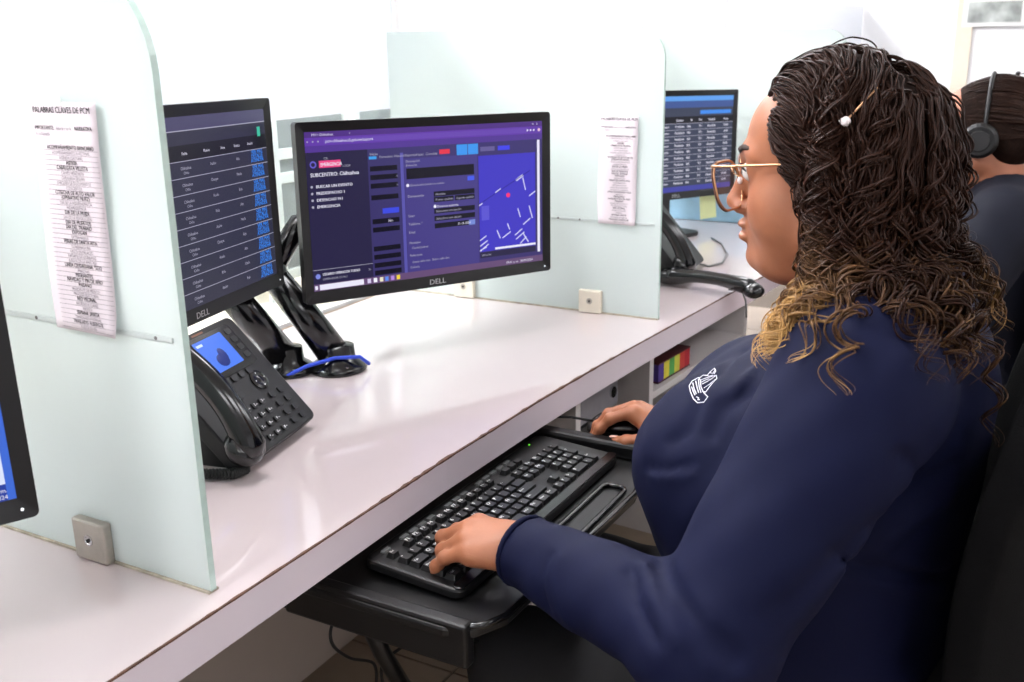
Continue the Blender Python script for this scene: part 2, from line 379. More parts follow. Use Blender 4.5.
# =================================================================== PAPER LISTS
LIST = ['!ACOMPAÑAMIENTO BANCARIO', 'ACOMPAÑAMIENTO A VICTIMAS', 'AGENDA CULTURAL', '!ASFIXIA', '!CABALGATA VILLISTA', 'CAMPO MENONITA', 'CARAVANA SEGURA', 'CHEQUEO DE DOCUMENTOS', 'CONCIERTOS',
 '!COSECHA DE ALTO VALOR', '!(OPERATIVO NUEZ)', 'DIA DE LA INDEPENDENCIA', 'INDEPENDENCIA', '!DIA DE LA MUJER', 'DIA DE LA REVOLUCION', '!DIA DE MUERTOS', '!DIA DEL TRABAJO', '!EXPOGAN', 'EXTRAVIADOS', '!FERIAS DE SANTA RITA',
 'GOBERNADORA', 'GRITO EN PALACIO', 'INFORME DE GOBIERNO', 'JUEGOS DE LA AMISTAD', '!LINEA CIUDADANA *2232', 'MARCHAS', '!MIGRANTES', '!NAVIDAD Y FIN DE AÑO', '!PAISANO', 'PRESIDENTE DE MEXICO', 'PROCESO ELECTORAL', '!RED VECINAL', 'REGRESO A CLASES', 'RIESGOS', '!SEMANA SANTA', 'TEMPORADA INVERNAL', '!TRASLADO ALBERGUE', 'VUELTA DE FIN']
def paper_list(x, ya, yb, za, zb, shift, label, small):
    # local frame: X runs along -Y world (reading direction), Y up, Z towards the reader (-X world)
    e = empty('paper_list', (x, ya, zb)); e.rotation_euler = Matrix(((0, 0, -1), (-1, 0, 0), (0, 1, 0))).to_euler()
    tag(e, label, 'paper list', 'printed keyword lists taped to the dividers')
    W, H = ya-yb, za-zb; mb = MB(); n, nx = 24, 6
    def P(u, v):
        z = .0012 + .004*math.exp(-((1-v)/.06)**2)*u*u + .0012*math.sin(v*7)*u
        wv = .0025*math.sin(v*5+1)*(1 if u < .5 else .5)
        return (u*W - shift*v + wv, (1-v)*H, z)
    vs = [P(i/nx, j/n) for j in range(n+1) for i in range(nx+1)]
    mb.add(vs, [(j*(nx+1)+i, (j+1)*(nx+1)+i, (j+1)*(nx+1)+i+1, j*(nx+1)+i+1) for j in range(n) for i in range(nx)])
    sh = mb.build('sheet', PAPER, e, smooth=True)
    mo = sh.modifiers.new('solid', 'SOLIDIFY'); mo.thickness = .0003
    tx = MB()
    def put(t, u, v, s, mi, al='c', b=0):
        k = len(tx.v); text(tx, t, 0, 0, s, 0, mi, al, .82, b)
        p = P(max(0, min(1, u)), v)
        for i in range(k, len(tx.v)):
            a = tx.v[i]; uu = u + a[0]/W; q = P(max(0, min(1, uu)), v); tx.v[i] = (p[0]+a[0], p[1]+a[1], q[2]+.0007)
    put('PALABRAS CLAVES DE PCM', .02, .045, H*.036, 0, 'l', 1)
    put('IMPORTANTE:', .02, .115, H*.024, 0, 'l', 1); put('deberá ir en la', .36, .115, H*.02, 1, 'l'); put('NARRATIVA', .66, .115, H*.024, 0, 'l', 1); put('de la llamada', .02, .14, H*.022, 1, 'l')
    for i, t in enumerate(LIST):
        v = .195 + i*.0213; b = t[0] == '!'
        put(t.lstrip('!'), .56, v, H*(.0245 if b else .0195), 0 if b else 1, 'c', 1 if b else 0)
        if not small:
            p, q = P(.12, v+.004), P(.98, v+.004); tx.add([(p[0], p[1]-.0002, p[2]+.0005), (q[0], q[1]-.0002, q[2]+.0005), (q[0], q[1]+.0001, q[2]+.0005), (p[0], p[1]+.0001, p[2]+.0005)], [(0, 1, 2, 3)], 1)
    p = P(.1, .17); q = P(.14, .99)
    tag(tx.build('printed_text', [INK, INKG], e), kind='stuff')
    MB().box((W*.3, H-.004, .0015), (W*.5, H+.006, .002)).build('tape', mat('tape', (238, 240, 236), .3, noise=.02), e)
paper_list(.660, .905, .811, 1.254, 1.022, .008, 'long printed keyword list taped to the large left divider', 0)
paper_list(1.8875, .836, .753, 1.163, .944, 0, 'small printed keyword list taped to the divider behind the centre monitor', 1)

# =================================================================== MONITORS
MW, MH, BZ, BB = .512, .306, .0165, .021
SW, SH = MW-2*BZ, MH-BZ-BB
def monitor(c, yaw, tilt, roll, label):
    # local frame: X width, Z up, viewer at -Y ; centre of the front frame at origin
    e = empty('monitor', c); e.rotation_euler = (Matrix.Rotation(yaw, 3, 'Z') @ Matrix.Rotation(tilt, 3, 'X') @ Matrix.Rotation(roll, 3, 'Y')).to_euler()
    tag(e, label, 'monitor')
    sx, sb, st = MW/2-BZ, -MH/2+BB, MH/2-BZ
    fr = MB(); o = rrect(-MW/2, -MH/2, MW/2, MH/2, .006, 4); i_ = rrect(-sx, sb, sx, st, .0008, 4); n = len(o)
    for y in (0, .004): fr.v += [(p[0], y, p[1]) for p in o] if y == 0 else [(p[0], y, p[1]) for p in i_]
    for k in range(n): j = (k+1) % n; fr.f.append((k, n+k, n+j, j)); fr.m.append(0)
    fr.v += [(p[0], .018, p[1]) for p in o]
    for k in range(n): j = (k+1) % n; fr.f.append((k, j, 2*n+j, 2*n+k)); fr.m.append(0)
    fr.f.append(tuple(reversed(range(2*n, 3*n)))); fr.m.append(0)
    fr.build('bezel', BEZ, e)
    MB().prism(rrect(-MW/2+.02, -MH/2+.02, MW/2-.02, MH/2-.02, .03), .018, .03, 'y').prism(rrect(-.12, -.09, .12, .09, .02), .03, .045, 'y').build('back_shell', BLK, e, bevel=.004)
    lg = MB(); text(lg, 'DELL', 0, 0, .0135, 0, 0, 'c', 1.15, 1)
    lg.v = [(p[0], -.0006, -MH/2+.0055+p[1]) for p in lg.v]; lg.build('logo', LOGO, e)
    MB().lathe([(0, 0), (.0014, 0), (.0014, .0005), (0, .0005)], 8, M=Matrix.Translation((MW/2-.014, 0, -MH/2+.010)) @ Matrix.Rotation(math.pi/2, 4, 'X')).build('power_light', mat('power_led', (235, 240, 245), .4, emit=1.0), e)
    return e, (-sx, st)
class Screen:
    def __init__(s, e, base):
        s.e = e; s.sx, s.st = -SW/2, MH/2-BZ
        s.o = MB().add([(s.sx, .0038, s.st), (s.sx+SW, .0038, s.st), (s.sx+SW, .0038, s.st-SH), (s.sx, .0038, s.st-SH)], [(0, 3, 2, 1)]).build('screen', base, e)
        s.mb = MB(); s.tx = MB(); s.mm = []; s.tm = []; s.k = 0
    def P(s, u, v, lift): return (s.sx+u*SW, .0036-lift, s.st-v*SH)
    def mi(s, lst, m):
        if m not in lst: lst.append(m)
        return lst.index(m)
    def rect(s, u0, v0, u1, v1, m):
        s.k += 1; l = s.k*4e-6
        s.mb.add([s.P(u0, v0, l), s.P(u0, v1, l), s.P(u1, v1, l), s.P(u1, v0, l)], [(0, 1, 2, 3)], s.mi(s.mm, m))
    def line(s, u0, v0, u1, v1, w_, m):
        a = np.array([u0*SW, v0*SH]); b = np.array([u1*SW, v1*SH]); d = b-a; d /= np.linalg.norm(d); n = np.array([-d[1], d[0]])*w_/2; s.k += 1
        s.mb.add([s.P(q[0]/SW, q[1]/SH, s.k*4e-6) for q in (a-n, a+n, b+n, b-n)], [(0, 1, 2, 3)], s.mi(s.mm, m))
    def disc(s, u, v, r, m):
        s.k += 1; s.mb.add([s.P(u+r*math.cos(a)/SW, v+r*math.sin(a)/SH, s.k*4e-6) for a in np.linspace(0, 2*math.pi, 14)[:-1]], [tuple(range(13))], s.mi(s.mm, m))
    def text(s, t, u, v, h, m, al='l', sx=1.0, b=0):
        k = len(s.tx.v); text(s.tx, t, 0, 0, h*SH, 0, s.mi(s.tm, m), al, sx, b); o = s.P(u, v, .0016)
        for i in range(k, len(s.tx.v)): a = s.tx.v[i]; s.tx.v[i] = (o[0]+a[0], o[1], o[2]+a[1])
    def done(s):
        if s.mb.v:
            g = s.mb.build('interface_blocks', s.mm, s.o)
        if s.tx.v: tag(s.tx.build('interface_text', s.tm, s.o), kind='stuff')
W1 = scr('white', (226, 224, 240), .95); W2 = scr('dim_white', (178, 176, 196), .8); BK = scr('ink_field', (20, 18, 32))
# centre monitor
e, _ = monitor((1.510, .991, 1.028), math.radians(-27.7), math.radians(-.9), math.radians(.75), 'centre monitor showing a purple browser form and blue street map')
S = Screen(e, scr('indigo', (58, 50, 104)))
PU, PU2, SB, PAN = scr('purple', (92, 56, 158)), scr('tabs', (74, 46, 122)), scr('sidebar', (40, 36, 66)), scr('panel', (66, 58, 124))
S.rect(0, 0, 1, .035, PU2); S.rect(0, .035, 1, .085, PU); S.rect(0, .085, 1, .125, scr('purple2', (78, 52, 138)))
S.rect(.07, .044, .93, .076, scr('urlbar', (98, 66, 164)))
S.text('P911 Chihuahua', .025, .026, .022, W1); S.text('+', .165, .026, .025, W2); S.text('pcm-chihuahua.c5.gob.mx/captura', .075, .068, .024, W1)
for u in (.93, .945, .96): S.disc(u, .06, .0018, W1)
for u in (.95, .97): S.text('x' if u > .96 else 'o', u, .024, .024, W1)
S.disc(.985, .06, .003, scr('avatar', (220, 180, 200)))
for u in (.01, .03, .05): S.disc(u, .06, .0014, W2)
S.rect(0, .125, .235, .955, SB); S.rect(.235, .125, .365, .955, scr('midcol', (56, 50, 100)))
S.disc(.026, .20, .006, scr('logo_blue', (96, 88, 190))); S.disc(.026, .20, .0035, SB)
S.rect(.048, .178, .13, .222, scr('pink', (222, 72, 128))); S.text('EMERGENCIA', .052, .212, .03, W1, sx=.8, b=1); S.text('C5i', .065, .172, .02, W2); S.text('v.2024', .135, .224, .02, W2)
S.text('SUBCENTRO: Chihuahua', .012, .275, .034, W1, sx=.92, b=1)
for i, t in enumerate(('BUSCAR UN EVENTO', 'PREDESPACHO 1', 'DESPACHO 911', 'EMERGENCIA')):
    v = .345+i*.042; S.disc(.016, v-.008, .0022, W2); S.text(t, .03, v, .026, W1, b=1)
S.rect(0, .862, .235, .865, W2); S.disc(.018, .905, .0045, scr('avatar2', (120, 130, 210))); S.text('USUARIO OPERADOR TURNO', .035, .902, .024, W1, sx=.8, b=1); S.text('OPERADOR C5 911', .035, .932, .02, W2); S.text('>', .215, .91, .03, W2)
S.text('Inicio', .242, .165, .026, W2); S.rect(.24, .172, .27, .19, scr('cyan', (60, 150, 220)))
for u, t in ((.28, 'Formulario'), (.34, 'Historial'), (.385, 'Reportes'), (.43, 'Mapas'), (.47, 'Consultas')): S.text(t, u, .185, .022, W2)
for v in (.235, .29, .345, .42, .575, .63, .755, .81, .865, .915): S.rect(.242, v, .352, v+.032, BK)
S.rect(.285, .51, .352, .545, scr('button_blue', (58, 70, 210))); S.rect(.242, .58, .29, .608, BK)
S.text('o', .345, .31, .02, W2); S.text('o', .345, .367, .02, W2); S.text('No.', .305, .6, .024, W1)
S.rect(.38, .20, .695, .955, PAN); S.rect(.365, .16, .378, .955, scr('gutter', (84, 80, 160)))
S.text('Descripción', .386, .225, .022, W2); S.text('Evaluación', .386, .25, .02, W2); S.rect(.388, .265, .68, .335, BK); S.rect(.65, .345, .68, .375, scr('button2', (66, 86, 220)))
S.disc(.392, .375, .003, W1); S.text('Llamada relacionada con evento', .40, .382, .02, W2)
S.text('Denunciante', .388, .455, .024, W2)
for v, t in ((.43, 'Nombre'), (.468, 'Primer apellido'), (.545, 'Selecciona una opción'), (.595, 'Selecciona una opción'), (.645, '')):
    S.rect(.50, v, .68, v+.034, BK); S.text(t, .506, v+.025, .022, W2)
S.rect(.586, .466, .592, .504, PAN); S.text('Segundo apellido', .597, .493, .02, W2); S.disc(.504, .53, .003, W1); S.text('Denuncia anónima', .512, .538, .022, W1)
S.rect(.652, .645, .68, .68, scr('button3', (110, 130, 200))); S.text('01-12-2024', .60, .67, .022, W1)
for v, t in ((.585, 'Sexo'), (.64, 'Teléfono *'), (.695, 'Edad')): S.text(t, .388, v, .024, W2)
for v, t in ((.765, 'Municipio'), (.80, '   Ciudad Juárez'), (.85, 'Referencia'), (.895, '   Entre calle uno   Entre calle dos'), (.93, 'Colonia')): S.text(t, .388, v, .022, W2)
S.rect(.53, .155, .575, .185, scr('red', (214, 50, 70))); S.rect(.605, .13, .70, .20, scr('cyan2', (58, 140, 222))); S.rect(.652, .13, .655, .20, PAN)
S.rect(.71, .155, .775, .185, scr('greybtn', (96, 88, 140))); S.rect(.79, .155, .845, .185, scr('button4', (60, 62, 220)))
MAPB = scr('map_blue', (62, 54, 182)); S.rect(.70, .215, .965, .88, MAPB)
S.rect(.71, .56, .745, .66, scr('map2', (84, 78, 196)))
ml = scr('map_line', (210, 210, 240), .9)
for a in ((.775, .475, .80, .45), (.87, .40, .905, .365), (.875, .405, .908, .372), (.905, .385, .918, .475), (.935, .52, .965, .49), (.70, .555, .715, .54), (.88, .60, .892, .665), (.905, .72, .94, .68), (.935, .59, .95, .68),
          (.78, .74, .795, .80), (.805, .80, .845, .76), (.83, .70, .84, .745), (.70, .80, .73, .77), (.70, .84, .735, .805), (.70, .875, .74, .83), (.865, .79, .90, .75), (.87, .82, .91, .775), (.89, .855, .92, .81), (.905, .785, .93, .85), (.70, .87, .73, .85)):
    S.line(*a, .0022, ml)
S.line(.77, .868, .965, .868, .004, W1); S.line(.70, .545, .94, .34, .0012, scr('map_road', (36, 30, 120)))
S.disc(.835, .50, .0045, scr('reddot', (230, 50, 110)))
S.rect(.70, .885, .965, .925, SB); S.text('Ubicación', .705, .91, .02, W2); S.rect(.975, .13, .987, .93, W1)
S.rect(0, .955, 1, 1, scr('taskbar', (96, 72, 110))); S.rect(.022, .96, .195, .995, W1); S.rect(.004, .965, .014, .99, W1)
for u, c in ((.21, (200, 190, 220)), (.235, (230, 230, 240)), (.26, (220, 214, 190)), (.282, (90, 130, 220)), (.306, (170, 130, 210)), (.33, (230, 200, 60))): S.rect(u, .963, u+.014, .992, scr('icon%d' % int(u*1000), c))
S.text('09:41 a. m.  30/09/2024', .82, .988, .024, W1)
S.done(); mon_c = e
# left monitor (table of calls)
def table_screen(S, rows, head, blue, top=.0, lab=True):
    S.rect(0, 0, 1, .07, scr('hd', (66, 62, 96))); S.rect(0, .07, 1, .075, W2); S.rect(0, .145, 1, .225, scr('hd2', (26, 25, 34)))
    S.rect(.945, .10, .965, .155, scr('green_chip', (60, 180, 150)))
    for u, t in ((.1, 'Folio'), (.22, 'Corporación'), (.38, 'Tipo'), (.50, 'Fecha'), (.62, 'Motivo'), (.715, 'Hora'), (.80, 'Estatus'), (.885, 'Acción')): S.text(t, u, .195, .022, W1, 'c')
    rh = (1-.225)/rows
    for r in range(rows):
        v = .225+r*rh; S.rect(0, v, 1, v+.0035, W2)
        for u, t in ((.1, '2024-%04d' % (317+r*13)), (.22, 'Municipal'), (.38, 'Llamada'), (.50, 'Chihuahua'), (.65, ('Asalto', 'Choque', 'Ruido', 'Riña')[r % 4]), (.80, ('Alta', 'Media', 'Baja')[r % 3])):
            S.text(t, u, v+rh*.52, .023, W2, 'c')
            if u < .55: S.text(t[:5], u, v+rh*.80, .021, W2, 'c')
        bl = scr('blue_text', (50, 130, 235), 1.0)
        for k in range(3): S.text(('VER MAS', 'DETALLE', 'ATENDER')[k], .925, v+rh*(.30+.27*k), .031, bl, 'c', 1.1, 1)
yl = math.radians(14.3); cl = np.array([1.138, 1.107, 1.076]) - .128*np.array([math.cos(yl), math.sin(yl), 0])
e, _ = monitor(cl, yl, math.radians(-.6), math.radians(1.0), 'left monitor showing a dark table with blue text, half behind frosted glass'); mon_l = e
S = Screen(e, scr('slate', (46, 46, 64))); table_screen(S, 9, 0, 0); S.done()
# right monitor at the next workstation
yr = math.radians(-23.4); cr = np.array([2.879, .930, 1.018]) - .128*np.array([math.cos(yr), math.sin(yr), 0])
e, _ = monitor(cr, yr, math.radians(-1.5), math.radians(1.5), 'far monitor with a white text table, beside the woman\'s glasses'); mon_r = e
S = Screen(e, scr('slate2', (56, 62, 82)))
S.rect(0, 0, 1, .05, scr('far_header', (90, 150, 220))); S.rect(0, .05, 1, .12, scr('far_bar', (60, 82, 140))); S.rect(.70, .15, .98, .19, scr('far_btn', (60, 130, 220)))
S.rect(0, .21, 1, .28, scr('far_th', (26, 26, 34)))
for r in range(10):
    v = .28+r*.066; S.rect(0, v, 1, v+.005, W2)
    for u, t in ((.12, 'Reporte'), (.26, 'Juárez'), (.40, 'Centro'), (.52, 'Pendiente'), (.60, '066'), (.70, '911'), (.80, 'Atendida'), (.93, '10:4%d' % r)): S.text(t, u, v+.045, .036, W1, 'c', 1, 1)
for u, t in ((.12, 'Folio'), (.52, 'Estatus'), (.62, 'Id'), (.70, 'Ext'), (.80, 'Unidad'), (.93, 'Hora')): S.text(t, u, .26, .036, W1, 'c', 1, 1)
S.rect(0, .945, 1, 1, scr('far_task', (64, 66, 150))); S.done()
nt_ = MB().add([(-.036, -.002, 0), (.036, -.002, 0), (.038, -.008, -.085), (-.034, -.008, -.085)], [(0, 3, 2, 1)]).build('sticky_note', NOTE)
nt_.parent = None; nt_.matrix_world = Matrix.Translation(tuple(onx(707, 190, onx(707, 190, 1)[0]*0+2.93))) @ Matrix.Rotation(yr, 4, 'Z')
nt_.modifiers.new('solid', 'SOLIDIFY').thickness = .0006; tag(nt_, 'pale green sticky note hanging below the far monitor', 'sticky note')
# monitor at the left picture edge
ya = math.radians(-25); cf = np.array([.539, .816, .881]) - .256*np.array([math.cos(ya), math.sin(ya), 0]) + np.array([0, 0, .153])
e, _ = monitor(cf, ya, math.radians(-3), 0, 'monitor cut by the left picture edge, white and blue screen'); mon_f = e
S = Screen(e, scr('fg_white', (206, 214, 236))); S.rect(0, 0, .945, 1, scr('fg_white2', (225, 232, 250))); S.rect(0, .42, .975, .94, scr('fg_blue', (70, 140, 222))); S.disc(.93, .86, .016, scr('fg_navy', (20, 40, 110))); S.rect(.0, .94, 1, 1, scr('fg_task', (40, 62, 150))); S.rect(.985, 0, 1, 1, scr('fg_edge', (60, 100, 200)))
S.text('10:41 a. m.', .985, .968, .022, W1, 'r'); S.text('30/09/2024', .985, .992, .022, W1, 'r'); S.done()

# =================================================================== MONITOR ARMS / STANDS
def P_on(mon, x, y, z):
    return np.array(Matrix.Translation(mon.location) @ mon.rotation_euler.to_matrix().to_4x4() @ Vector((x, y, z)))
def arm(base, mid, elbow, mon, label, cable=False):
    t = empty('monitor_mount', base); tag(t, label, 'monitor arm', 'black gas spring monitor arms on the desk')
    B = np.array(base, float); L = lambda p: np.array(p, float)-B
    MB().lathe([(0, 0), (.05, 0), (.052, .004), (.046, .012), (.032, .022), (.03, .045), (0, .05)], 28).build('base', BLKG, t, smooth=True)
    v = P_on(mon, 0, .066, 0)
    MB().tube([(0, 0, .02), L(mid)*.5+np.array([0, 0, .012]), L(mid)], [.029, .027, .024], 16).build('lower_arm', BLKG, t, smooth=True)
    MB().ball(L(mid), .03, 16).build('elbow_joint', BLKG, t, smooth=True)
    MB().tube([L(mid), L(elbow), L(v)], [.022, .022, .018], 14).build('upper_arm', BLKG, t, smooth=True)
    R3 = mon.rotation_euler.to_matrix().to_4x4()
    MB().prism(rrect(-.06, -.06, .06, .06, .008), .046, .054, 'y').prism(rrect(-.025, -.025, .025, .025, .02), .054, .075, 'y').build('mount_plate', BLK, t)
    o = t.children[-1] if False else [c for c in COL.objects if c.parent == t and c.name.startswith('mount_plate')][0]
    o.matrix_local = Matrix.Translation(L(tuple(mon.location))) @ R3
    if cable:
        MB().tube([(-.085, .045, .006), (-.06, .02, .020), (-.03, -.02, .032), (.0, -.05, .030), (.02, -.054, .012)], .0035, 8).build('cable', BLUEC, t, smooth=True)
    for a in (0, 2.1, 4.2): MB().lathe([(0, 0), (.005, 0), (.004, .003), (0, .003)], 10, M=Matrix.Translation((.04*math.cos(a), .04*math.sin(a), .012))).build('screw', CHROME, t)
    return t
arm((1.285, 1.17, .7502), (1.19, 1.215, .93), (1.10, 1.20, 1.02), mon_l, 'glossy black monitor arm behind the telephone, holding the left monitor', False)
arm((1.335, 1.095, .7502), (1.285, 1.19, .93), (1.34, 1.17, 1.0), mon_c, 'glossy black monitor arm with a blue cable, holding the centre monitor', True)
def stand(mon, label):
    x, y, z = P_on(mon, 0, .062, 0); t = empty('monitor_stand', (x, y, .7502)); tag(t, label, 'monitor stand')
    MB().prism(rrect(-.1, -.08, .1, .08, .03), 0, .012).build('base', BLK, t, bevel=.003)
    MB().box((-.03, -.014, .012), (.03, .015, z-.75)).build('neck', BLK, t, bevel=.004)
    t.rotation_euler = (0, 0, mon.rotation_euler.z)
stand(mon_r, 'black stand carrying the far monitor'); stand(mon_f, 'black stand carrying the monitor at the left picture edge')

# =================================================================== TELEPHONES
def phone(BRw, yaw, tilt, label, det=True):
    # local: x to the right, y up the face, z out of the face; origin = lower right corner on the desk
    PW, PL, PT = .205, .20, .024
    t = empty('telephone', (BRw[0], BRw[1], .7502), (0, 0, yaw)); tag(t, label, 'telephone', 'black desk telephones')
    z0 = BRw[2]-.7502
    Mf = Matrix.Translation((0, 0, z0)) @ Matrix.Rotation(tilt, 4, 'X')
    def put(o): o.matrix_local = Mf; return o
    put(MB().prism(rrect(-PW, 0, 0, PL, .012), -PT, 0).build('body', BLK, t, bevel=.003))
    st = MB(); ct, s_ = math.cos(tilt), math.sin(tilt)
    ytop, ztop = PL*.92*ct+PT*s_, z0+PL*.92*s_-PT*ct
    prof = [(.02, 0), (ytop+.02, 0), (ytop+.01, ztop*.5), (ytop-.005, ztop), (.02+PT*s_*.6, z0-PT*ct+.018)]
    st.prism(prof, -PW+.03, -.03, 'x').build('foot', BLK, t)
    if det:
        fx = -.132   # left limit of the keypad half
        put(MB().prism(rrect(fx, .118, -.022, .19, .006), 0, .002).build('screen_frame', BLKG, t))
        sc = put(MB().prism(rrect(fx+.012, .128, -.05, .183, .002), .002, .0026).build('screen', scr('phone_blue', (70, 120, 235), .95), t))
        MB().ball((fx+.045, .143, .0027), (.013, .011, .0004), 14).ball((fx+.052, .15, .0029), (.008, .012, .0004), 12).build('screen_picture', scr('phone_navy', (30, 50, 130), .9), sc)
        tx = MB(); tx.box((fx+.016, .174, .0026), (fx+.03, .178, .003)); tx.build('status_bar', scr('phone_txt', (200, 220, 255)), sc)
        key = MB().prism(rrect(-.0066, -.0048, .0066, .0048, .003, 4), 0, .0028).mesh('key', KEYM); first = None
        lab = MB(); leg = '1 2 3 4 5 6 7 8 9 * 0 #'.split()
        spots = []
        for r in range(4):
            for c in range(3): spots.append((fx+.012+c*.0195, .064-r*.0165))
        for (x, y), ch in zip(spots, leg): text(lab, ch, x-.002, y-.002, .0062, .0031, 0, 'c', 1, 1); text(lab, 'abc', x+.003, y-.0015, .003, .0031, 0, 'c')
        for r in range(4): spots += [(-.052, .064-r*.0165), (-.028, .064-r*.0165)]
        spots += [(fx+.018+k*.0195, .112) for k in range(4)] + [(-.033, .135+k*.0145) for k in range(4)] + [(fx+.006, .086), (fx+.022, .086)]
        for i, (x, y) in enumerate(spots):
            o = bpy.data.objects.new('key', key); COL.objects.link(o); o.parent = t; o.matrix_local = Mf @ Matrix.Translation((x, y, 0))
        tag(put(lab.build('key_legends', LEGEND, t)), kind='stuff')
        put(MB().lathe([(0, 0), (.0165, 0), (.0165, .002), (.012, .0036), (.0065, .003), (0, .0042)], 24, M=Matrix.Translation((-.052, .092, 0))).build('navigation_pad', BLKG, t, smooth=False))
        for k in range(4):
            a = k*math.pi/2; put(MB().ball((-.052+.011*math.cos(a), .092+.011*math.sin(a), .0034), (.0012, .0012, .0006), 8).build('navigation_dot', LEGEND, t))
        tb = MB().box((-.105, .1925, 0), (-.078, .1955, .0003)); put(tb.build('brand_mark', mat('brand_copper', (120, 80, 60), .5, noise=.03), t))
    # handset arched along the left side
    hx = -PW+.012
    hb = MB(); pts, rad = [], []
    for i in range(17):
        s2 = i/16; y = .006+s2*.205; z = .014+.026*math.sin(math.pi*s2)**.8
        pts.append((hx, y, z)); rad.append((.0185+.006*abs(2*s2-1)**3)*(1 if 0 < i < 16 else .72))
    hb.tube(pts, rad, 14)
    put(hb.build('handset', BLKG, t, smooth=True))
    for y in (.022, .192): put(MB().lathe([(0, 0), (.02, 0), (.027, .010), (.028, .022), (.022, .028), (0, .028)], 20, M=Matrix.Translation((hx, y, -.004))).build('handset_cup', BLKG, t, smooth=True))
    return t, Mf, hx
BR = onz(317, 415, .768)
ph, Mf, hx = phone(BR, math.radians(12), math.radians(47.5), 'black desk telephone with a lit blue screen beside the left divider')
# coiled cord from the handset
cc = MB(); a0 = onz(247, 468, .762); pts = []
base = [a0+np.array([.012, .016, .012]), a0, onz(232, 474, .760), onz(205, 474, .760), onz(178, 468, .760)]
bp_ = []
for i in range(241):
    s2 = i/240*(len(base)-1); k = min(int(s2), len(base)-2); q = base[k]*(1-(s2-k))+base[k+1]*(s2-k); th = i*2*math.pi/7.5
    bp_.append(q+.0062*np.array([0, math.cos(th), math.sin(th)])+.0062*np.array([.3*math.cos(th), 0, 0]))
tag(cc.tube(bp_, .0019, 6).build('coiled_cord', CABLE, None, smooth=True), 'black coiled telephone cord lying on the desk beside the left divider', 'cord')
ph2, _, _ = phone(onz(700, 268, .768)+np.array([.1, .02, 0]), math.radians(4), math.radians(50), 'black desk telephone at the next workstation, partly hidden by glass', det=False)
h2 = empty('telephone_handset', tuple(onz(715, 284, .7505))); tag(h2, 'black telephone handset lying at the desk edge in front of the woman', 'handset')
hb = MB(); A = onz(668, 276, .772)-np.array(h2.location); Bq = onz(757, 289, .772)-np.array(h2.location)
hb.tube([A+(Bq-A)*s2+np.array([0, 0, .010*math.sin(math.pi*s2)]) for s2 in np.linspace(0, 1, 13)], [.02, .021, .019, .016, .015, .015, .015, .015, .016, .017, .019, .019, .012], 12).build('grip', BLKG, h2, smooth=True)
MB().ball(A+np.array([.0, .004, .0]), (.028, .026, .019), 14).build('ear_cup', BLKG, h2, smooth=True)
MB().ball(Bq+np.array([-.012, .004, -.002]), (.026, .024, .017), 14).build('mouth_cup', BLKG, h2, smooth=True)
tag(MB().tube([onz(*p, .754) for p in ((712, 238), (722, 244), (727, 254), (722, 263), (709, 266), (700, 264))], .003, 6).build('phone_cable', GREYC, None, smooth=True), 'thin grey cable looping on the far desk by the handset', 'cable')
c0 = onz(737, 292, .752); tag(MB().tube([c0+np.array([0, .02, .004]), c0+np.array([0, -.012, .003]), c0+np.array([.004, -.02, -.02]), c0+np.array([.01, -.022, -.06])], .0022, 6).build('handset_cable', GREYC, None, smooth=True), 'thin grey cable hanging over the desk edge below the handset', 'cable')

# =================================================================== KEYBOARD, TRAY, MOUSE
TZ = .664
tr = empty('keyboard_tray', (1.12, .62, TZ)); tag(tr, 'black pull-out keyboard tray under the worktop', 'keyboard tray')
def tl(x, y): return (x-1.12, y-.62)
out = [tl(.835, .80), tl(.835, .56), tl(.85, .525), tl(.89, .505), tl(1.26, .495), tl(1.34, .51), tl(1.395, .55), tl(1.42, .60), tl(1.425, .80)]
MB().prism(list(reversed(out)), -.014, 0).build('deck', BLK, tr, bevel=.004)
MB().tube([(*tl(.845, .54), .0), (*tl(.86, .518), .001), (*tl(.89, .506), .001), (*tl(1.26, .497), .001), (*tl(1.34, .512), .001), (*tl(1.393, .552), .0)], .0045, 8).build('front_lip', BLKG, tr, smooth=True)
MB().ring([(*p, .003) for p in rrect(*tl(.97, .512), *tl(1.27, .548), .014, 6)], .004, 8).build('handle_rim', BLKG, tr, smooth=True)
MB().box((*tl(1.372, .535), 0), (*tl(1.40, .78), .026)).build('side_wall', BLK, tr, bevel=.006)
MB().box((*tl(.838, .53), -.05), (*tl(.858, .80), .006)).build('side_wall', BLK, tr, bevel=.004)
MB().box((*tl(.84, .66), -.045), (*tl(.86, 1.0), -.015)).box((*tl(1.40, .66), -.045), (*tl(1.42, 1.0), -.015)).build('slide_rails', BLKG, tr)
MB().prism(rrect(*tl(1.426, .49), *tl(1.56, .668), .05, 8), .004, .014).build('mouse_platform', BLK, tr, bevel=.003)
MB().tube([(*tl(.90, .75), -.01), (*tl(.93, .72), -.14), (*tl(.98, .70), -.26)], .012, 8).build('tray_bracket', BLK, tr, smooth=True)
KBZ = TZ
kb = empty('keyboard', (1.124, .635, KBZ+.0003), (math.radians(3.5), 0, math.radians(-.5))); kb.scale = (1, .93, 1); tag(kb, 'black full-size keyboard with white legends on the pull-out tray', 'keyboard')
MB().prism(rrect(-.235, -.075, .235, .082, .016), .0045, .019).build('case', BLK, kb, bevel=.004)
MB().prism(rrect(-.232, -.074, .232, -.0575, .007), .0192, .0215).build('palm_edge', BLKG, kb, bevel=.002)
U = .0187
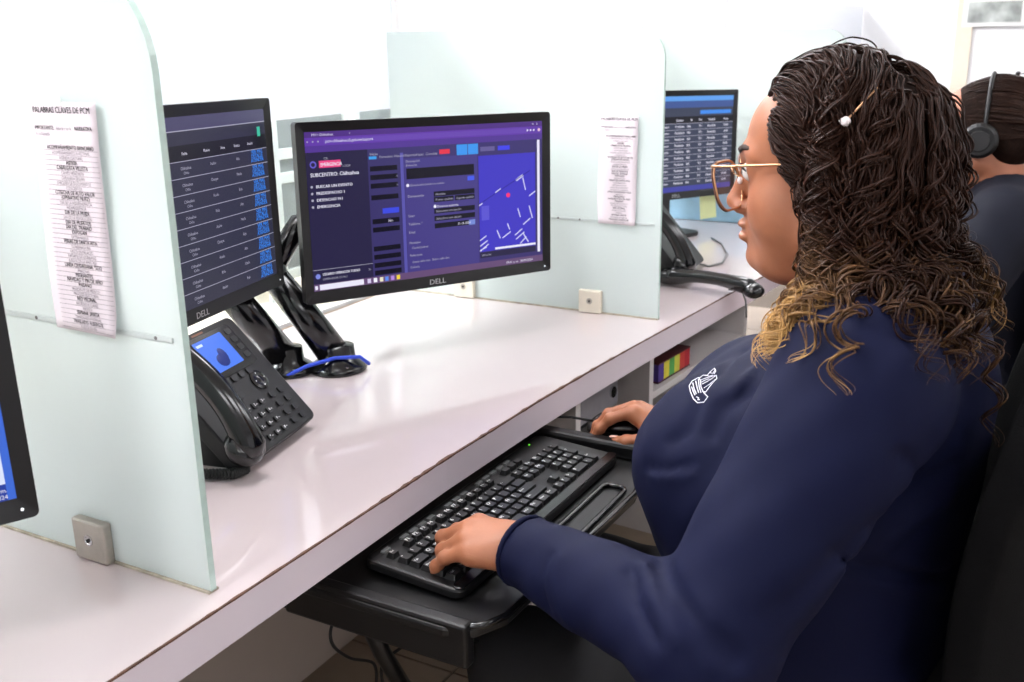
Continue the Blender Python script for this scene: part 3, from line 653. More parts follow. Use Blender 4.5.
def keymesh(wu, hu=1, m=KEYM):
    w2, h2_ = U*wu/2-.0009, U*hu/2-.0009
    b = MB(); lo = rrect(-w2, -h2_, w2, h2_, .0015, 2); hi = rrect(-w2+.0018, -h2_+.0012, w2-.0018, h2_-.0022, .002, 2); n = len(lo); kh = .0072 if m is KEYM else .0022
    if m is not KEYM: hi = rrect(-w2+.0006, -h2_+.0006, w2-.0006, h2_-.0006, .001, 2)
    b.v = [(p[0], p[1], 0) for p in lo]+[(p[0], p[1], kh) for p in hi]
    for k in range(n): j = (k+1) % n; b.f.append((k, j, n+j, n+k)); b.m.append(0)
    b.f.append(tuple(range(n, 2*n))); b.m.append(0)
    return b.mesh('key', m)
KM = {}
leg = MB()
def key(x, y, wu=1, hu=1, ch='', m=KEYM):
    k = (wu, hu, m.name)
    if k not in KM: KM[k] = keymesh(wu, hu, m)
    o = bpy.data.objects.new('key', KM[k]); COL.objects.link(o); o.parent = kb; o.location = (x, y, .019)
    if ch: text(leg, ch, x-U*wu/2+.004, y-.0005, (.0082 if len(ch) < 3 else .0048), .0264, 0, 'l', 1, 1)
X0, Y0 = -.220, .038
rows = [(0, [('º', 1), ('1', 1), ('2', 1), ('3', 1), ('4', 1), ('5', 1), ('6', 1), ('7', 1), ('8', 1), ('9', 1), ('0', 1), ("'", 1), ('¿', 1), ('<--', 2)]),
        (1, [('Tab', 1.5)]+[(c, 1) for c in 'QWERTYUIOP']+[('´', 1), ('+', 1), ('', 1.5)]),
        (2, [('Bloq', 1.75)]+[(c, 1) for c in 'ASDFGHJKLÑ']+[('{', 1), ('Enter', 2.25)]),
        (3, [('Shift', 2.25)]+[(c, 1) for c in 'ZXCVBNM,.-']+[('Shift', 2.75)]),
        (4, [('Ctrl', 1.25), ('Win', 1.25), ('Alt', 1.25), ('', 6.25), ('AltGr', 1.25), ('Fn', 1.25), ('Menu', 1.25), ('Ctrl', 1.25)])]
for r, ks in rows:
    x = X0
    for ch, wu in ks: key(x+wu*U/2, Y0-(r+.5)*U, wu, 1, ch); x += wu*U
for i in range(13):
    x = X0+(i+(0 if i == 0 else 1+.35*((i-1)//4)))*U*.93+U/2; key(x, Y0+.012, .9, .8, 'Esc' if i == 0 else 'F%d' % i)
NX = X0+15.25*U
for c in range(3):
    key(NX+(c+.5)*U, Y0+.012, 1, .8); key(NX+(c+.5)*U, Y0-.5*U, 1, 1, ('Ins', 'Ini', 'Re')[c]); key(NX+(c+.5)*U, Y0-1.5*U, 1, 1, ('Sup', 'Fin', 'Av')[c])
    key(NX+(c+.5)*U, Y0-4.5*U, 1, 1, '<v>'[c])
key(NX+1.5*U, Y0-3.5*U, 1, 1, '^')
PX = NX+3.25*U
for r in range(5):
    for c in range(4):
        if (r, c) in ((2, 3), (4, 3), (4, 1)): continue
        if c == 3 and r in (1, 3): key(PX+3.5*U, Y0-(r+1)*U, 1, 2, '+' if r == 1 else 'Ent')
        elif r == 4 and c == 0: key(PX+U, Y0-4.5*U, 2, 1, '0')
        else: key(PX+(c+.5)*U, Y0-(r+.5)*U, 1, 1, (('Bl', '/', '*', '-'), ('7', '8', '9', ''), ('4', '5', '6', ''), ('1', '2', '3', ''), ('', '', '.', ''))[r][c])
for i in range(16):
    if i in (1, 6, 10): continue
    key(-.205+i*.0205+(.003 if i > 6 else 0), .0665, .92, .5, '', KEYG)
tag(leg.build('key_legends', LEGEND, kb), kind='stuff')
MB().ball((.185, .07, .0195), (.0016, .0016, .0012), 8).build('status_light', mat('green_led', (120, 230, 60), .4, emit=1.2, ecol=(90, 230, 40)), kb)
ms = empty('computer_mouse', (1.450, .592, TZ+.0142), (0, 0, math.radians(12))); tag(ms, 'black computer mouse under the woman\'s right hand', 'mouse')
MB().ball((0, 0, .012), (.030, .055, .022), 20).build('shell', BLKG, ms, smooth=True)
MB().prism(rrect(-.028, -.05, .028, .05, .025), 0, .008).build('base', BLK, ms)
MB().ball((0, .03, .028), (.004, .009, .006), 10).build('scroll_wheel', BLK, ms, smooth=True)
tag(MB().tube([(1.462, .65, .684), (1.45, .69, .688), (1.42, .73, .694), (1.39, .77, .6955), (1.36, .85, .6955)], .0022, 6).build('mouse_cable', CABLE, None, smooth=True), 'thin black mouse cable curving behind the keyboard', 'cable')
def hang(ps, label, r=.0024):
    ps = [np.array(p) for p in ps]; out = []
    for k in range(len(ps)-1):
        p0, p1, p2, p3 = ps[max(k-1, 0)], ps[k], ps[k+1], ps[min(k+2, len(ps)-1)]
        for s2 in np.linspace(0, 1, 8)[:-1]:
            out.append(.5*((2*p1)+(-p0+p2)*s2+(2*p0-5*p1+4*p2-p3)*s2**2+(-p0+3*p1-3*p2+p3)*s2**3))
    out.append(ps[-1]); tag(MB().tube(out, r, 6).build('hanging_cable', CABLE, None, smooth=True), label, 'cable', 'black cables hanging under the tray')
hang([ony(348, 600, .80), ony(332, 625, .80), ony(333, 645, .80), ony(350, 658, .80), ony(374, 664, .80), ony(376, 690, .80)], 'black cable hanging in a bow at the left end under the tray')
hang([ony(424, 612, .70), ony(410, 640, .72), ony(383, 663, .74), ony(384, 690, .74)], 'black cable hanging slantwise under the tray corner')
hang([ony(462, 622, .62), ony(474, 640, .62), ony(500, 643, .62), ony(512, 636, .62), ony(516, 615, .63)], 'black cable looping below the front corner of the tray')

# =================================================================== PEOPLE
def ell(P, c, r, A=None):
    q = [P[i]-c[i] for i in range(3)]
    if A is not None: q = [A[0][i]*q[0]+A[1][i]*q[1]+A[2][i]*q[2] for i in range(3)]
    k0 = np.sqrt((q[0]/r[0])**2+(q[1]/r[1])**2+(q[2]/r[2])**2)+1e-6
    k1 = np.sqrt((q[0]/r[0]**2)**2+(q[1]/r[1]**2)**2+(q[2]/r[2]**2)**2)+1e-6
    return k0*(k0-1)/k1
def rc(P, a, b, ra, rb):
    a = np.array(a, float); b = np.array(b, float); d = b-a; L2 = float(d @ d)+1e-12
    t = np.clip(((P[0]-a[0])*d[0]+(P[1]-a[1])*d[1]+(P[2]-a[2])*d[2])/L2, 0, 1)
    return np.sqrt((P[0]-a[0]-t*d[0])**2+(P[1]-a[1]-t*d[1])**2+(P[2]-a[2]-t*d[2])**2)-(ra+(rb-ra)*t)
def smin(a, b, k):
    h = np.maximum(k-np.abs(a-b), 0)/k; return np.minimum(a, b)-h*h*k*.25
def smax(a, b, k): return -smin(-a, -b, k)
def grid(lo, hi, h):
    ax = [np.arange(lo[i], hi[i]+h, h, dtype=np.float32) for i in range(3)]
    return np.meshgrid(*ax, indexing='ij')
def surfnet(fn, lo, hi, h):
    P = grid(lo, hi, h); F = fn(P).astype(np.float32); n = F.shape; S = F < 0
    cs = [(i, j, k) for i in (0, 1) for j in (0, 1) for k in (0, 1)]
    def sub(A, c): return A[c[0]:n[0]-1+c[0], c[1]:n[1]-1+c[1], c[2]:n[2]-1+c[2]]
    cnt = sum(sub(S, c).astype(np.int8) for c in cs); mask = (cnt > 0) & (cnt < 8)
    idx = -np.ones(mask.shape, np.int64); ii = np.argwhere(mask); idx[mask] = np.arange(len(ii))
    acc = np.zeros((len(ii), 3)); num = np.zeros(len(ii))
    V = {c: F[ii[:, 0]+c[0], ii[:, 1]+c[1], ii[:, 2]+c[2]] for c in cs}
    for c in cs:
        for ax in range(3):
            if c[ax]: continue
            d = list(c); d[ax] = 1; d = tuple(d); a, b = V[c], V[d]; cr = (a < 0) != (b < 0)
            t = np.where(cr, a/(a-b+1e-20), 0); p = np.array(c, float)[None].repeat(len(ii), 0); p[:, ax] += t
            acc[cr] += p[cr]; num[cr] += 1
    pts = (ii+acc/num[:, None])*h+np.array(lo)
    quads = []
    for ax in range(3):
        a = [slice(1, n[0]-1)]*3; b = list(a)
        a = [slice(1, n[i]-1) for i in range(3)]; b = list(a); a[ax] = slice(0, n[ax]-1); b[ax] = slice(1, n[ax])
        A, B = S[tuple(a)], S[tuple(b)]; e = np.argwhere(A != B); off = np.array([1, 1, 1]); off[ax] = 0; e = e+off
        fl_ = A[A != B] if False else S[tuple(e.T)]
        u, v = (ax+1) % 3, (ax+2) % 3
        def cell(du, dv): q = e.copy(); q[:, u] -= du; q[:, v] -= dv; return idx[tuple(q.T)]
        q = np.stack([cell(1, 1), cell(0, 1), cell(0, 0), cell(1, 0)], 1); q[~fl_] = q[~fl_][:, ::-1]; quads.append(q)
    return pts, np.concatenate(quads)
def np_mesh(name, parts, mats):
    off = 0; vs, fs = [], []
    for v, f in parts: vs.append(v); fs.append(f+off); off += len(v)
    v = np.concatenate(vs); f = np.concatenate(fs); me = bpy.data.meshes.new(name)
    me.vertices.add(len(v)); me.vertices.foreach_set('co', v.astype(np.float32).ravel())
    k = f.shape[1]; me.loops.add(f.size); me.loops.foreach_set('vertex_index', f.astype(np.int32).ravel())
    me.polygons.add(len(f)); me.polygons.foreach_set('loop_start', np.arange(0, f.size, k, dtype=np.int32)); me.polygons.foreach_set('loop_total', np.full(len(f), k, np.int32))
    me.polygons.foreach_set('use_smooth', np.ones(len(f), bool))
    for m in mats: me.materials.append(m)
    me.update(calc_edges=True); me.validate(); return me
def add_obj(name, me, parent=None):
    o = bpy.data.objects.new(name, me); COL.objects.link(o)
    if parent is not None: o.parent = parent
    return o
def mat_skin(name, col, col2, sc_=25):
    m = mat(name, col, .48, spec=.4, noise=.10, nscale=sc_, bump=.06, bscale=450)
    p = m.node_tree.nodes['Principled BSDF']; p.inputs['Subsurface Weight'].default_value = .12; p.inputs['Subsurface Radius'].default_value = (.012, .005, .003); p.inputs['Subsurface Scale'].default_value = 1.0
    return m
SKIN = mat_skin('skin', (158, 100, 70), None); SKIN2 = mat_skin('skin_far', (164, 106, 80), None)
LIP = mat('lip', (168, 92, 84), .4, noise=.06, nscale=200); NAIL = mat('nail', (222, 176, 160), .25, noise=.03); EYEW = mat('eye_white', (222, 216, 210), .15, noise=.03)
IRIS = mat('iris', (52, 34, 24), .1, noise=.1, nscale=400); LASH = mat('lash', (22, 16, 14), .7, noise=.1); BROW = mat('brow', (52, 36, 28), .8, noise=.2, nscale=300)
SHIRT = mat('navy_cloth', (9, 14, 43), .75, spec=.15, noise=.07, nscale=18, bump=.10, bscale=1400); SHIRT.node_tree.nodes['Principled BSDF'].inputs['Sheen Weight'].default_value = .0
SHIRT2 = mat('navy_cloth_far', (9, 12, 26), .8, spec=.25, noise=.1, nscale=18, bump=.1, bscale=1200)
PANTS = mat('black_trousers', (16, 16, 19), .85, noise=.15, nscale=60, bump=.15, bscale=1200)
BELT = mat('belt_leather', (122, 62, 34), .5, noise=.2, nscale=80)
GOLD = mat('gold_metal', (206, 160, 120), .28, .9, noise=.06); PEARL = mat('pearl', (236, 226, 224), .2, noise=.03, coat=.5)
LENS = clear_glass('spectacle_lens', (.95, .94, .95), .03, .12)
EMB = mat('embroidery_white', (226, 226, 236), .8, noise=.08, nscale=500)
def hair_mat(name, root, tip, z0, z1):
    m = bpy.data.materials.new(name); m.use_nodes = True; nt = m.node_tree; p = nt.nodes['Principled BSDF']
    p.inputs['Roughness'].default_value = .45; p.inputs['Specular IOR Level'].default_value = .16
    g = nt.nodes.new('ShaderNodeNewGeometry'); sp = nt.nodes.new('ShaderNodeSeparateXYZ'); nt.links.new(g.outputs['Position'], sp.inputs[0])
    n = nt.nodes.new('ShaderNodeTexNoise'); n.inputs['Scale'].default_value = 22; n.inputs['Detail'].default_value = 3; nt.links.new(g.outputs['Position'], n.inputs['Vector'])
    at_ = nt.nodes.new('ShaderNodeAttribute'); at_.attribute_name = 'tip'
    mr = nt.nodes.new('ShaderNodeMapRange'); mr.inputs['From Min'].default_value = z0; mr.inputs['From Max'].default_value = z1; nt.links.new(sp.outputs['Z'], mr.inputs['Value'])
    ma = nt.nodes.new('ShaderNodeMath'); ma.operation = 'MULTIPLY_ADD'; ma.inputs[1].default_value = 1.1; ma.inputs[2].default_value = -.55; nt.links.new(n.outputs['Fac'], ma.inputs[0])
    ad = nt.nodes.new('ShaderNodeMath'); ad.operation = 'ADD'; ad.use_clamp = True; nt.links.new(mr.outputs[0], ad.inputs[0]); nt.links.new(ma.outputs[0], ad.inputs[1])
    ml_ = nt.nodes.new('ShaderNodeMath'); ml_.operation = 'MULTIPLY'; nt.links.new(ad.outputs[0], ml_.inputs[0]); nt.links.new(at_.outputs['Fac'], ml_.inputs[1])
    r = nt.nodes.new('ShaderNodeValToRGB'); e_ = r.color_ramp.elements; e_[0].color = (*srgb(root), 1); e_[1].color = (*srgb(tip), 1); e_[0].position = .1
    e2 = e_.new(.5); e2.color = (*srgb([(a*.7+b*.3) for a, b in zip(root, tip)]), 1)
    nt.links.new(ml_.outputs[0], r.inputs[0]); nt.links.new(r.outputs[0], p.inputs['Base Color']); return m
HAIR = hair_mat('hair_brown', (42, 22, 13), (214, 168, 104), 1.125, .995)
HAIRM = mat('hair_mass', (30, 18, 13), .8, spec=.1, noise=.4, nscale=120, bump=.6, bscale=160)
HAIR2 = hair_mat('hair_far', (46, 30, 24), (96, 62, 42), 1.3, 1.0)

EH = np.array([1.17, .23, 1.146])       # point midway between the ears
def head_sdf(P):
    d = ell(P, (0, -.012, .042), (.076, .100, .083))
    d = smin(d, ell(P, (0, .040, .050), (.060, .052, .056)), .03)
    d = smin(d, ell(P, (0, .027, -.020), (.065, .064, .082)), .03)
    A = [P[0]*0+np.abs(P[0]), P[1], P[2]]      # mirrored side
    d = smin(d, rc(A, (.052, .0, -.052), (.022, .055, -.086), .026, .019), .03)
    d = smin(d, ell(A, (.041, .046, -.030), (.029, .033, .034)), .025)
    d = smin(d, ell(P, (0, .076, -.091), (.019, .0185, .0165)), .018)
    d = smin(d, ell(P, (0, .060, -.056), (.032, .036, .026)), .018)
    d = smin(d, ell(P, (0, .026, -.100), (.044, .042, .022)), .025)
    d = smin(d, rc(A, (.044, .074, .030), (.010, .094, .031), .009, .0105), .014)
    d = smax(d, -ell(A, (.033, .105, .012), (.017, .016, .014)), .012)
    d = smin(d, ell(A, (.0325, .077, .014), (.0155, .0145, .0140)), .006)
    d = smin(d, rc(P, (0, .094, .020), (0, .110, -.024), .0075, .0093), .016)
    d = smin(d, ell(P, (0, .110, -.0285), (.0105, .0100, .0088)), .008)
    d = smin(d, ell(A, (.0125, .099, -.0335), (.0070, .0105, .0075)), .008)
    d = smax(d, -ell(A, (.0065, .104, -.0425), (.0032, .0050, .003)), .004)
    d = smin(d, ell(P, (0, .0955, -.0525), (.022, .0095, .0062)), .006)
    d = smin(d, ell(P, (0, .0940, -.0672), (.020, .0095, .0068)), .006)
    d = smax(d, -rc(A, (0, .1085, -.0597), (.023, .094, -.0605), .0032, .0018), .004)
    # ears
    t = math.radians(-12); Am = ((1, 0, 0), (0, math.cos(t), math.sin(t)), (0, -math.sin(t), math.cos(t)))
    er = ell(A, (.079, -.006, .004), (.008, .018, .031), Am)
    er = smax(er, -ell(A, (.088, -.003, .006), (.008, .011, .018), Am), .005)
    d = smin(d, er, .008)
    return d
def skin_head(P, o, neck_to, r2=.068):
    L = [P[0]-o[0], P[1]-o[1], P[2]-o[2]]; d = head_sdf(L)
    d = smin(d, rc(L, (0, -.022, -.05), np.array(neck_to)-o, .058, r2), .03)
    return d
def face_parts(body, o):
    for s in (-1, 1):
        ey = MB().ball((o[0]+s*.0325, o[1]+.0828, o[2]+.0125), .0125, 20).build('eye', EYEW, body, smooth=True)
        MB().ball((o[0]+s*.0325, o[1]+.0922, o[2]+.0115), (.0058, .0040, .0058), 16).build('iris', IRIS, ey, smooth=True)
        MB().tube([o+np.array((s*x, y, z)) for x, y, z in ((.0185, .0885, .012), (.025, .0955, .0178), (.033, .0985, .0195), (.041, .0945, .0180), (.0480, .0865, .0135))], [.0008, .0016, .0018, .0016, .0008], 6).build('eyelash', LASH, body, smooth=True)
        MB().tube([o+np.array((s*x, y, z)) for x, y, z in ((.012, .1035, .031), (.022, .1010, .0355), (.033, .0945, .039), (.043, .0855, .0385), (.051, .075, .034))], [.0025, .0036, .0034, .0028, .0012], 6).build('eyebrow', BROW, body, smooth=True)
    MB().ball(tuple(o+np.array((0, .0962, -.0530))), (.0195, .0090, .0050), 20).build('lip', LIP, body, smooth=True)
    MB().ball(tuple(o+np.array((0, .0948, -.0668))), (.0180, .0090, .0056), 20).build('lip', LIP, body, smooth=True)

# --- hands: local frame, wrist at origin, +y to the fingers, +x to the thumb side, +z back of hand
def hand_chain(side, curl, spread, thumb):
    F = []
    base = {'i': (.026, .084, .010), 'm': (.007, .089, .013), 'r': (-.012, .084, .010), 'p': (-.029, .074, .003)}
    ln = {'i': (.041, .024, .020), 'm': (.045, .028, .021), 'r': (.041, .026, .020), 'p': (.033, .019, .018)}
    rd = {'i': .0098, 'm': .0100, 'r': .0096, 'p': .0086}
    for k in 'imrp':
        p = np.array(base[k]); pts = [p.copy()]; a = 0; yaw = math.radians(spread[k])
        for l, c_ in zip(ln[k], curl[k]):
            a += math.radians(c_); d = np.array((math.sin(yaw)*math.cos(a), math.cos(yaw)*math.cos(a), -math.sin(a))); p = p+d*l; pts.append(p.copy())
        F.append((pts, rd[k]))
    F.append(([np.array(q) for q in thumb], .0112))
    return F
def hand_sdf(P, F):
    d = ell(P, (0, .052, .0), (.039, .046, .0155))
    d = smin(d, rc(P, (0, -.045, 0), (0, .02, 0), .0265, .0255), .03)
    for b in ((.024, .078, .006), (.006, .083, .008), (-.012, .078, .006), (-.028, .069, .0)):
        d = smin(d, rc(P, (b[0]*.45, .02, .0), b, .013, .0125), .014)
    d = smin(d, rc(P, (.012, .015, -.006), (.030, .045, -.010), .018, .016), .015)
    for pts, r in F:
        g = None
        for i in range(len(pts)-1):
            s_ = rc(P, pts[i], pts[i+1], r*(1-.10*i), r*(1-.10*(i+1)))
            g = s_ if g is None else smin(g, s_, .004)
        for q in pts[1:-1]: g = smin(g, ell(P, q, (r*.98,)*3), .004)
        d = smin(d, g, .007)
    return d
def place_hand(F, side, W, yaw, pitch, roll):
    v, f = surfnet(lambda P: hand_sdf(P, F), (-.075, -.06, -.085), (.085, .175, .045), .0021)
    Rm = np.array(Matrix.Rotation(yaw, 3, 'Z') @ Matrix.Rotation(pitch, 3, 'X') @ Matrix.Rotation(roll, 3, 'Y'))
    if side < 0: v = v*np.array([-1, 1, 1]); f = f[:, ::-1]
    tf = lambda p: (np.atleast_2d(p)*np.array([side if side < 0 else 1, 1, 1])) @ Rm.T + np.array(W)
    return (v @ Rm.T + np.array(W), f), tf
cl_ = {'i': (32, 38, 26), 'm': (30, 46, 28), 'r': (34, 46, 28), 'p': (20, 26, 16)}
FL = hand_chain(1, cl_, {'i': 6, 'm': 3, 'r': 0, 'p': -3}, [(.024, .030, -.012), (.044, .062, -.020), (.046, .088, -.026), (.040, .106, -.030)])
WL = np.array((.946, .500, .724)); WR = np.array((1.446, .487, .697))
HL, tfL = place_hand(FL, 1, WL, math.radians(4), math.radians(-3), math.radians(-9))
cr_ = {'i': (38, 24, 14), 'm': (38, 28, 16), 'r': (44, 40, 24), 'p': (46, 40, 24)}
FR = hand_chain(-1, cr_, {'i': 2, 'm': -1, 'r': -5, 'p': -12}, [(.022, .028, -.012), (.042, .052, -.022), (.047, .076, -.034), (.042, .094, -.042)])
HR, tfR = place_hand(FR, -1, WR, math.radians(6), math.radians(15), math.radians(8))

# --- shirt
SL, EL_ = (1.000, .157, .955), (.857, .260, .722)
SR, ER_ = (1.350, .170, .955), (1.515, .262, .735)
CL = WL+np.array((0, .012, -.004)); CR_ = WR+np.array((0, .004, -.002))
NECKB = (1.176, .165, 1.02)
def torso_sdf(P):
    d = ell(P, (1.185, .195, .56), (.205, .140, .13))
    d = smin(d, ell(P, (1.180, .228, .70), (.195, .178, .17)), .06)
    d = smin(d, ell(P, (1.178, .180, .84), (.180, .140, .15)), .06)
    for x in (1.098, 1.258): d = smin(d, ell(P, (x, .305, .812), (.108, .122, .112)), .085)
    d = smin(d, ell(P, (1.178, .145, .94), (.175, .102, .115)), .06)
    d = smin(d, rc(P, (1.02, .155, .972), (1.335, .165, .972), .066, .066), .05)
    d = smin(d, rc(P, NECKB, (1.03, .155, .985), .066, .060), .04); d = smin(d, rc(P, NECKB, (1.32, .165, .985), .066, .060), .04)
    return d
def arm_sdf(P, S_, E_, W_, r=(.088, .068, .066, .043)):
    d = smin(rc(P, S_, E_, r[0], r[1]), rc(P, E_, W_, r[2], r[3]), .03)
    n = np.array(W_)-np.array(E_); n /= np.linalg.norm(n)
    return np.maximum(d, (P[0]-W_[0])*n[0]+(P[1]-W_[1])*n[1]+(P[2]-W_[2])*n[2])
GRO = []
def seg_d(P, pl):
    g = None
    for a, b in zip(pl[:-1], pl[1:]):
        q = rc(P, a, b, 0, 0); g = q if g is None else np.minimum(g, q)
    return g
def shirt_sdf(P):
    d = torso_sdf(P)
    d = smin(d, arm_sdf(P, SL, EL_, CL), .035); d = smin(d, arm_sdf(P, SR, ER_, CR_), .035)
    d = smax(d, -rc(P, (1.172, .20, 1.16), (1.176, .165, 1.03), .066, .072), .01)
    d = np.maximum(d, .505-P[2])
    d = d + .0022*np.sin(P[0]*31+P[2]*23)*np.sin(P[1]*27-P[2]*17+1) + .0012*np.sin(P[0]*70+P[1]*50+1)*np.sin(P[2]*62+P[1]*30)
    for pl, w_, dp in GRO: d = d + dp*np.exp(-(seg_d(P, pl)/w_)**2)
    return d
SLO, SHI = (.74, -.06, .49), (1.63, .58, 1.13)
pts0, q0 = surfnet(shirt_sdf, SLO, SHI, .012)
def bvh_of(v, f): return BVHTree.FromPolygons([tuple(p) for p in v], [tuple(int(i) for i in q) for q in f])
B0 = bvh_of(pts0, q0)
def hit(bv, u, v):
    h = bv.ray_cast(Vector((0, 0, CAMZ)), Vector(tuple(ray(u, v)))); return None if h[0] is None else np.array(h[0])
def groove(px, w_, dp):
    dp *= 1.7
    pl = [hit(B0, *p) for p in px]; pl = [p for p in pl if p is not None]
    if len(pl) > 1: GRO.append((pl, w_, dp))
groove([(950, 470), (905, 500), (870, 530), (820, 575), (780, 610)], .014, .0035)
groove([(955, 492), (915, 520), (880, 548)], .007, -.004)
groove([(950, 575), (900, 574), (860, 566), (835, 556)], .006, .005); groove([(945, 590), (895, 586), (850, 576)], .006, -.003)
groove([(900, 455), (915, 480), (895, 505)], .008, .004)
groove([(648, 468), (670, 470), (692, 464)], .005, .0035); groove([(650, 476), (672, 478), (690, 474)], .006, -.002)
groove([(745, 392), (722, 408), (712, 432)], .010, .006); groove([(700, 400), (690, 430), (672, 442)], .008, .003)
groove([(660, 560), (672, 590), (700, 630), (735, 660)], .010, .007); groove([(645, 565), (655, 600), (680, 640)], .008, -.004)
groove([(630, 570), (636, 600), (655, 640)], .006, .004); groove([(548, 556), (540, 580), (548, 610)], .006, .003); groove([(560, 560), (556, 585), (566, 620)], .006, -.002)
groove([(745, 350), (720, 372), (700, 392)], .006, .003); groove([(770, 355), (745, 378), (730, 398)], .006, -.003)
SV, SF = surfnet(shirt_sdf, SLO, SHI, .0058)
# --- body: one mesh (head, neck, hands and the trunk under the clothes)
HVF = surfnet(lambda P: skin_head(P, EH, NECKB), tuple(EH+np.array((-.10, -.13, -.20))), tuple(EH+np.array((.10, .14, .145))), .0024)
core = surfnet(lambda P: smin(smin(torso_sdf(P), arm_sdf(P, SL, EL_, CL), .03), arm_sdf(P, SR, ER_, CR_), .03)+.013, SLO, SHI, .014)
woman = add_obj('person', np_mesh('person', [HVF, HL, HR, core], [SKIN]))
tag(woman, 'woman with long curly hair and glasses in navy shirt, typing at keyboard', 'person')
face_parts(woman, EH)
for F, tf in ((FL, tfL), (FR, tfR)):
    for pts_, r in F:
        p = pts_[-1]; dd = p-pts_[-2]; dd /= np.linalg.norm(dd); up = np.array((0, dd[2], -dd[1])) if abs(dd[0]) < .9 else np.array((0, 0, 1.))
        up = np.array((0., 0, 1.))-dd*dd[2]; up /= np.linalg.norm(up)
        c_ = tf(p+dd*r*.25+up*r*.66)[0]; ex = tf(p+dd)[0]-tf(p)[0]; uz = tf(p+up)[0]-tf(p)[0]; sx_ = np.cross(ex, uz)
        MB().ball(c_, (r*.62, r*.75, r*.16), 12, M=Matrix((tuple(sx_), tuple(ex), tuple(uz))).transposed()).build('fingernail', NAIL, woman, smooth=True)
shirt = add_obj('shirt', np_mesh('shirt', [(SV, SF)], [SHIRT]), woman)
B1 = bvh_of(SV, SF)
# cuffs and collar
def circ(c, n, r, k=28, sq=(1, 1)):
    n = np.array(n, float)/np.linalg.norm(n); u = np.cross(n, (0, 0, 1.)); u /= np.linalg.norm(u); v = np.cross(n, u)
    return [np.array(c)+r*(sq[0]*math.cos(a)*u+sq[1]*math.sin(a)*v) for a in np.linspace(0, 2*math.pi, k+1)[:-1]]
for W_, E_ in ((CL, EL_), (CR_, ER_)):
    MB().ring(circ(W_-(W_-np.array(E_))*.004, W_-np.array(E_), .0415), .0036, 10).build('cuff', SHIRT, shirt, smooth=True)
cv = MB(); k = 40
for row, (rr, zz) in enumerate(((.073, 1.012), (.078, 1.044), (.084, 1.040), (.093, 1.005))):
    for i in range(k):
        a = 2*math.pi*i/k; fwd = max(0, math.sin(a)); cv.v.append((1.174+rr*math.cos(a)*1.02, .172+rr*math.sin(a)*1.02+.012*fwd, zz-.035*fwd+.012*max(0, -math.sin(a))))
for row in range(3):
    for i in range(k):
        j = (i+1) % k; cv.f.append((row*k+i, row*k+j, (row+1)*k+j, (row+1)*k+i)); cv.m.append(0)
co = cv.build('collar', SHIRT, shirt, smooth=True); co.modifiers.new('s', 'SOLIDIFY').thickness = .003
# embroidered emblem on the chest, stitched along the cloth
emb = MB()
def E_(x, y): return (640+x/8.52, 340+y/8.52)
strokes = [[(420, 390), (445, 350), (500, 320), (515, 345), (520, 400), (540, 445), (578, 485), (545, 530), (490, 535), (455, 500), (430, 440), (420, 390)],
           [(450, 365), (462, 420), (480, 460)], [(475, 350), (488, 410), (500, 450)], [(440, 400), (455, 440), (468, 470)], [(498, 335), (505, 400), (520, 450)],
           [(505, 325), (540, 300), (570, 305), (600, 270), (635, 240), (645, 265), (630, 290)], [(520, 340), (560, 325), (600, 315), (650, 300), (655, 330), (600, 390), (560, 445), (540, 440)],
           [(530, 375), (580, 350), (640, 310)], [(545, 410), (590, 380), (645, 335)], [(520, 360), (560, 340), (590, 330)], [(560, 300), (590, 310), (620, 300)], [(600, 280), (620, 285), (635, 262)],
           [(480, 485), (500, 492), (492, 510), (510, 508)]]
for st_ in strokes:
    pl = []
    for (a, b) in zip(st_[:-1], st_[1:]):
        for t_ in np.linspace(0, 1, 4)[:-1]: pl.append((a[0]+(b[0]-a[0])*t_, a[1]+(b[1]-a[1])*t_))
    pl.append(st_[-1]); pp = [hit(B1, *E_(*p)) for p in pl]; pp = [p for p in pp if p is not None]
    if len(pp) > 2: emb.tube(pp, .00065, 5)
if emb.v: tag(emb.build('embroidered_emblem', EMB, shirt), 'white embroidered emblem on the chest')
# trousers, shoes
def legs_sdf(P):
    d = ell(P, (1.185, .12, .515), (.20, .17, .085))
    for hx_, kx, fx_ in ((1.09, 1.055, 1.06), (1.28, 1.30, 1.31)):
        g = smin(rc(P, (hx_, .15, .515), (kx, .575, .480), .092, .066), rc(P, (kx, .575, .480), (fx_, .60, .10), .070, .048), .04); d = smin(d, g, .03)
    return np.maximum(d, .09-P[2])
tro = add_obj('trousers', np_mesh('trousers', [surfnet(legs_sdf, (.93, -.08, .06), (1.47, .70, .66), .009)], [PANTS]), woman)
for fx_ in (1.06, 1.31): MB().ball((fx_, .64, .036), (.042, .125, .0355), 16).build('shoe', BLK, woman, smooth=True)
bl_ = MB(); ring = [(1.185+.21*math.cos(a), .118+.172*math.sin(a)) for a in np.linspace(0, 2*math.pi, 49)[:-1]]
MB().ring([(x, y, .497) for x, y in ring], .013, 8).build('belt', BELT, woman, smooth=True)

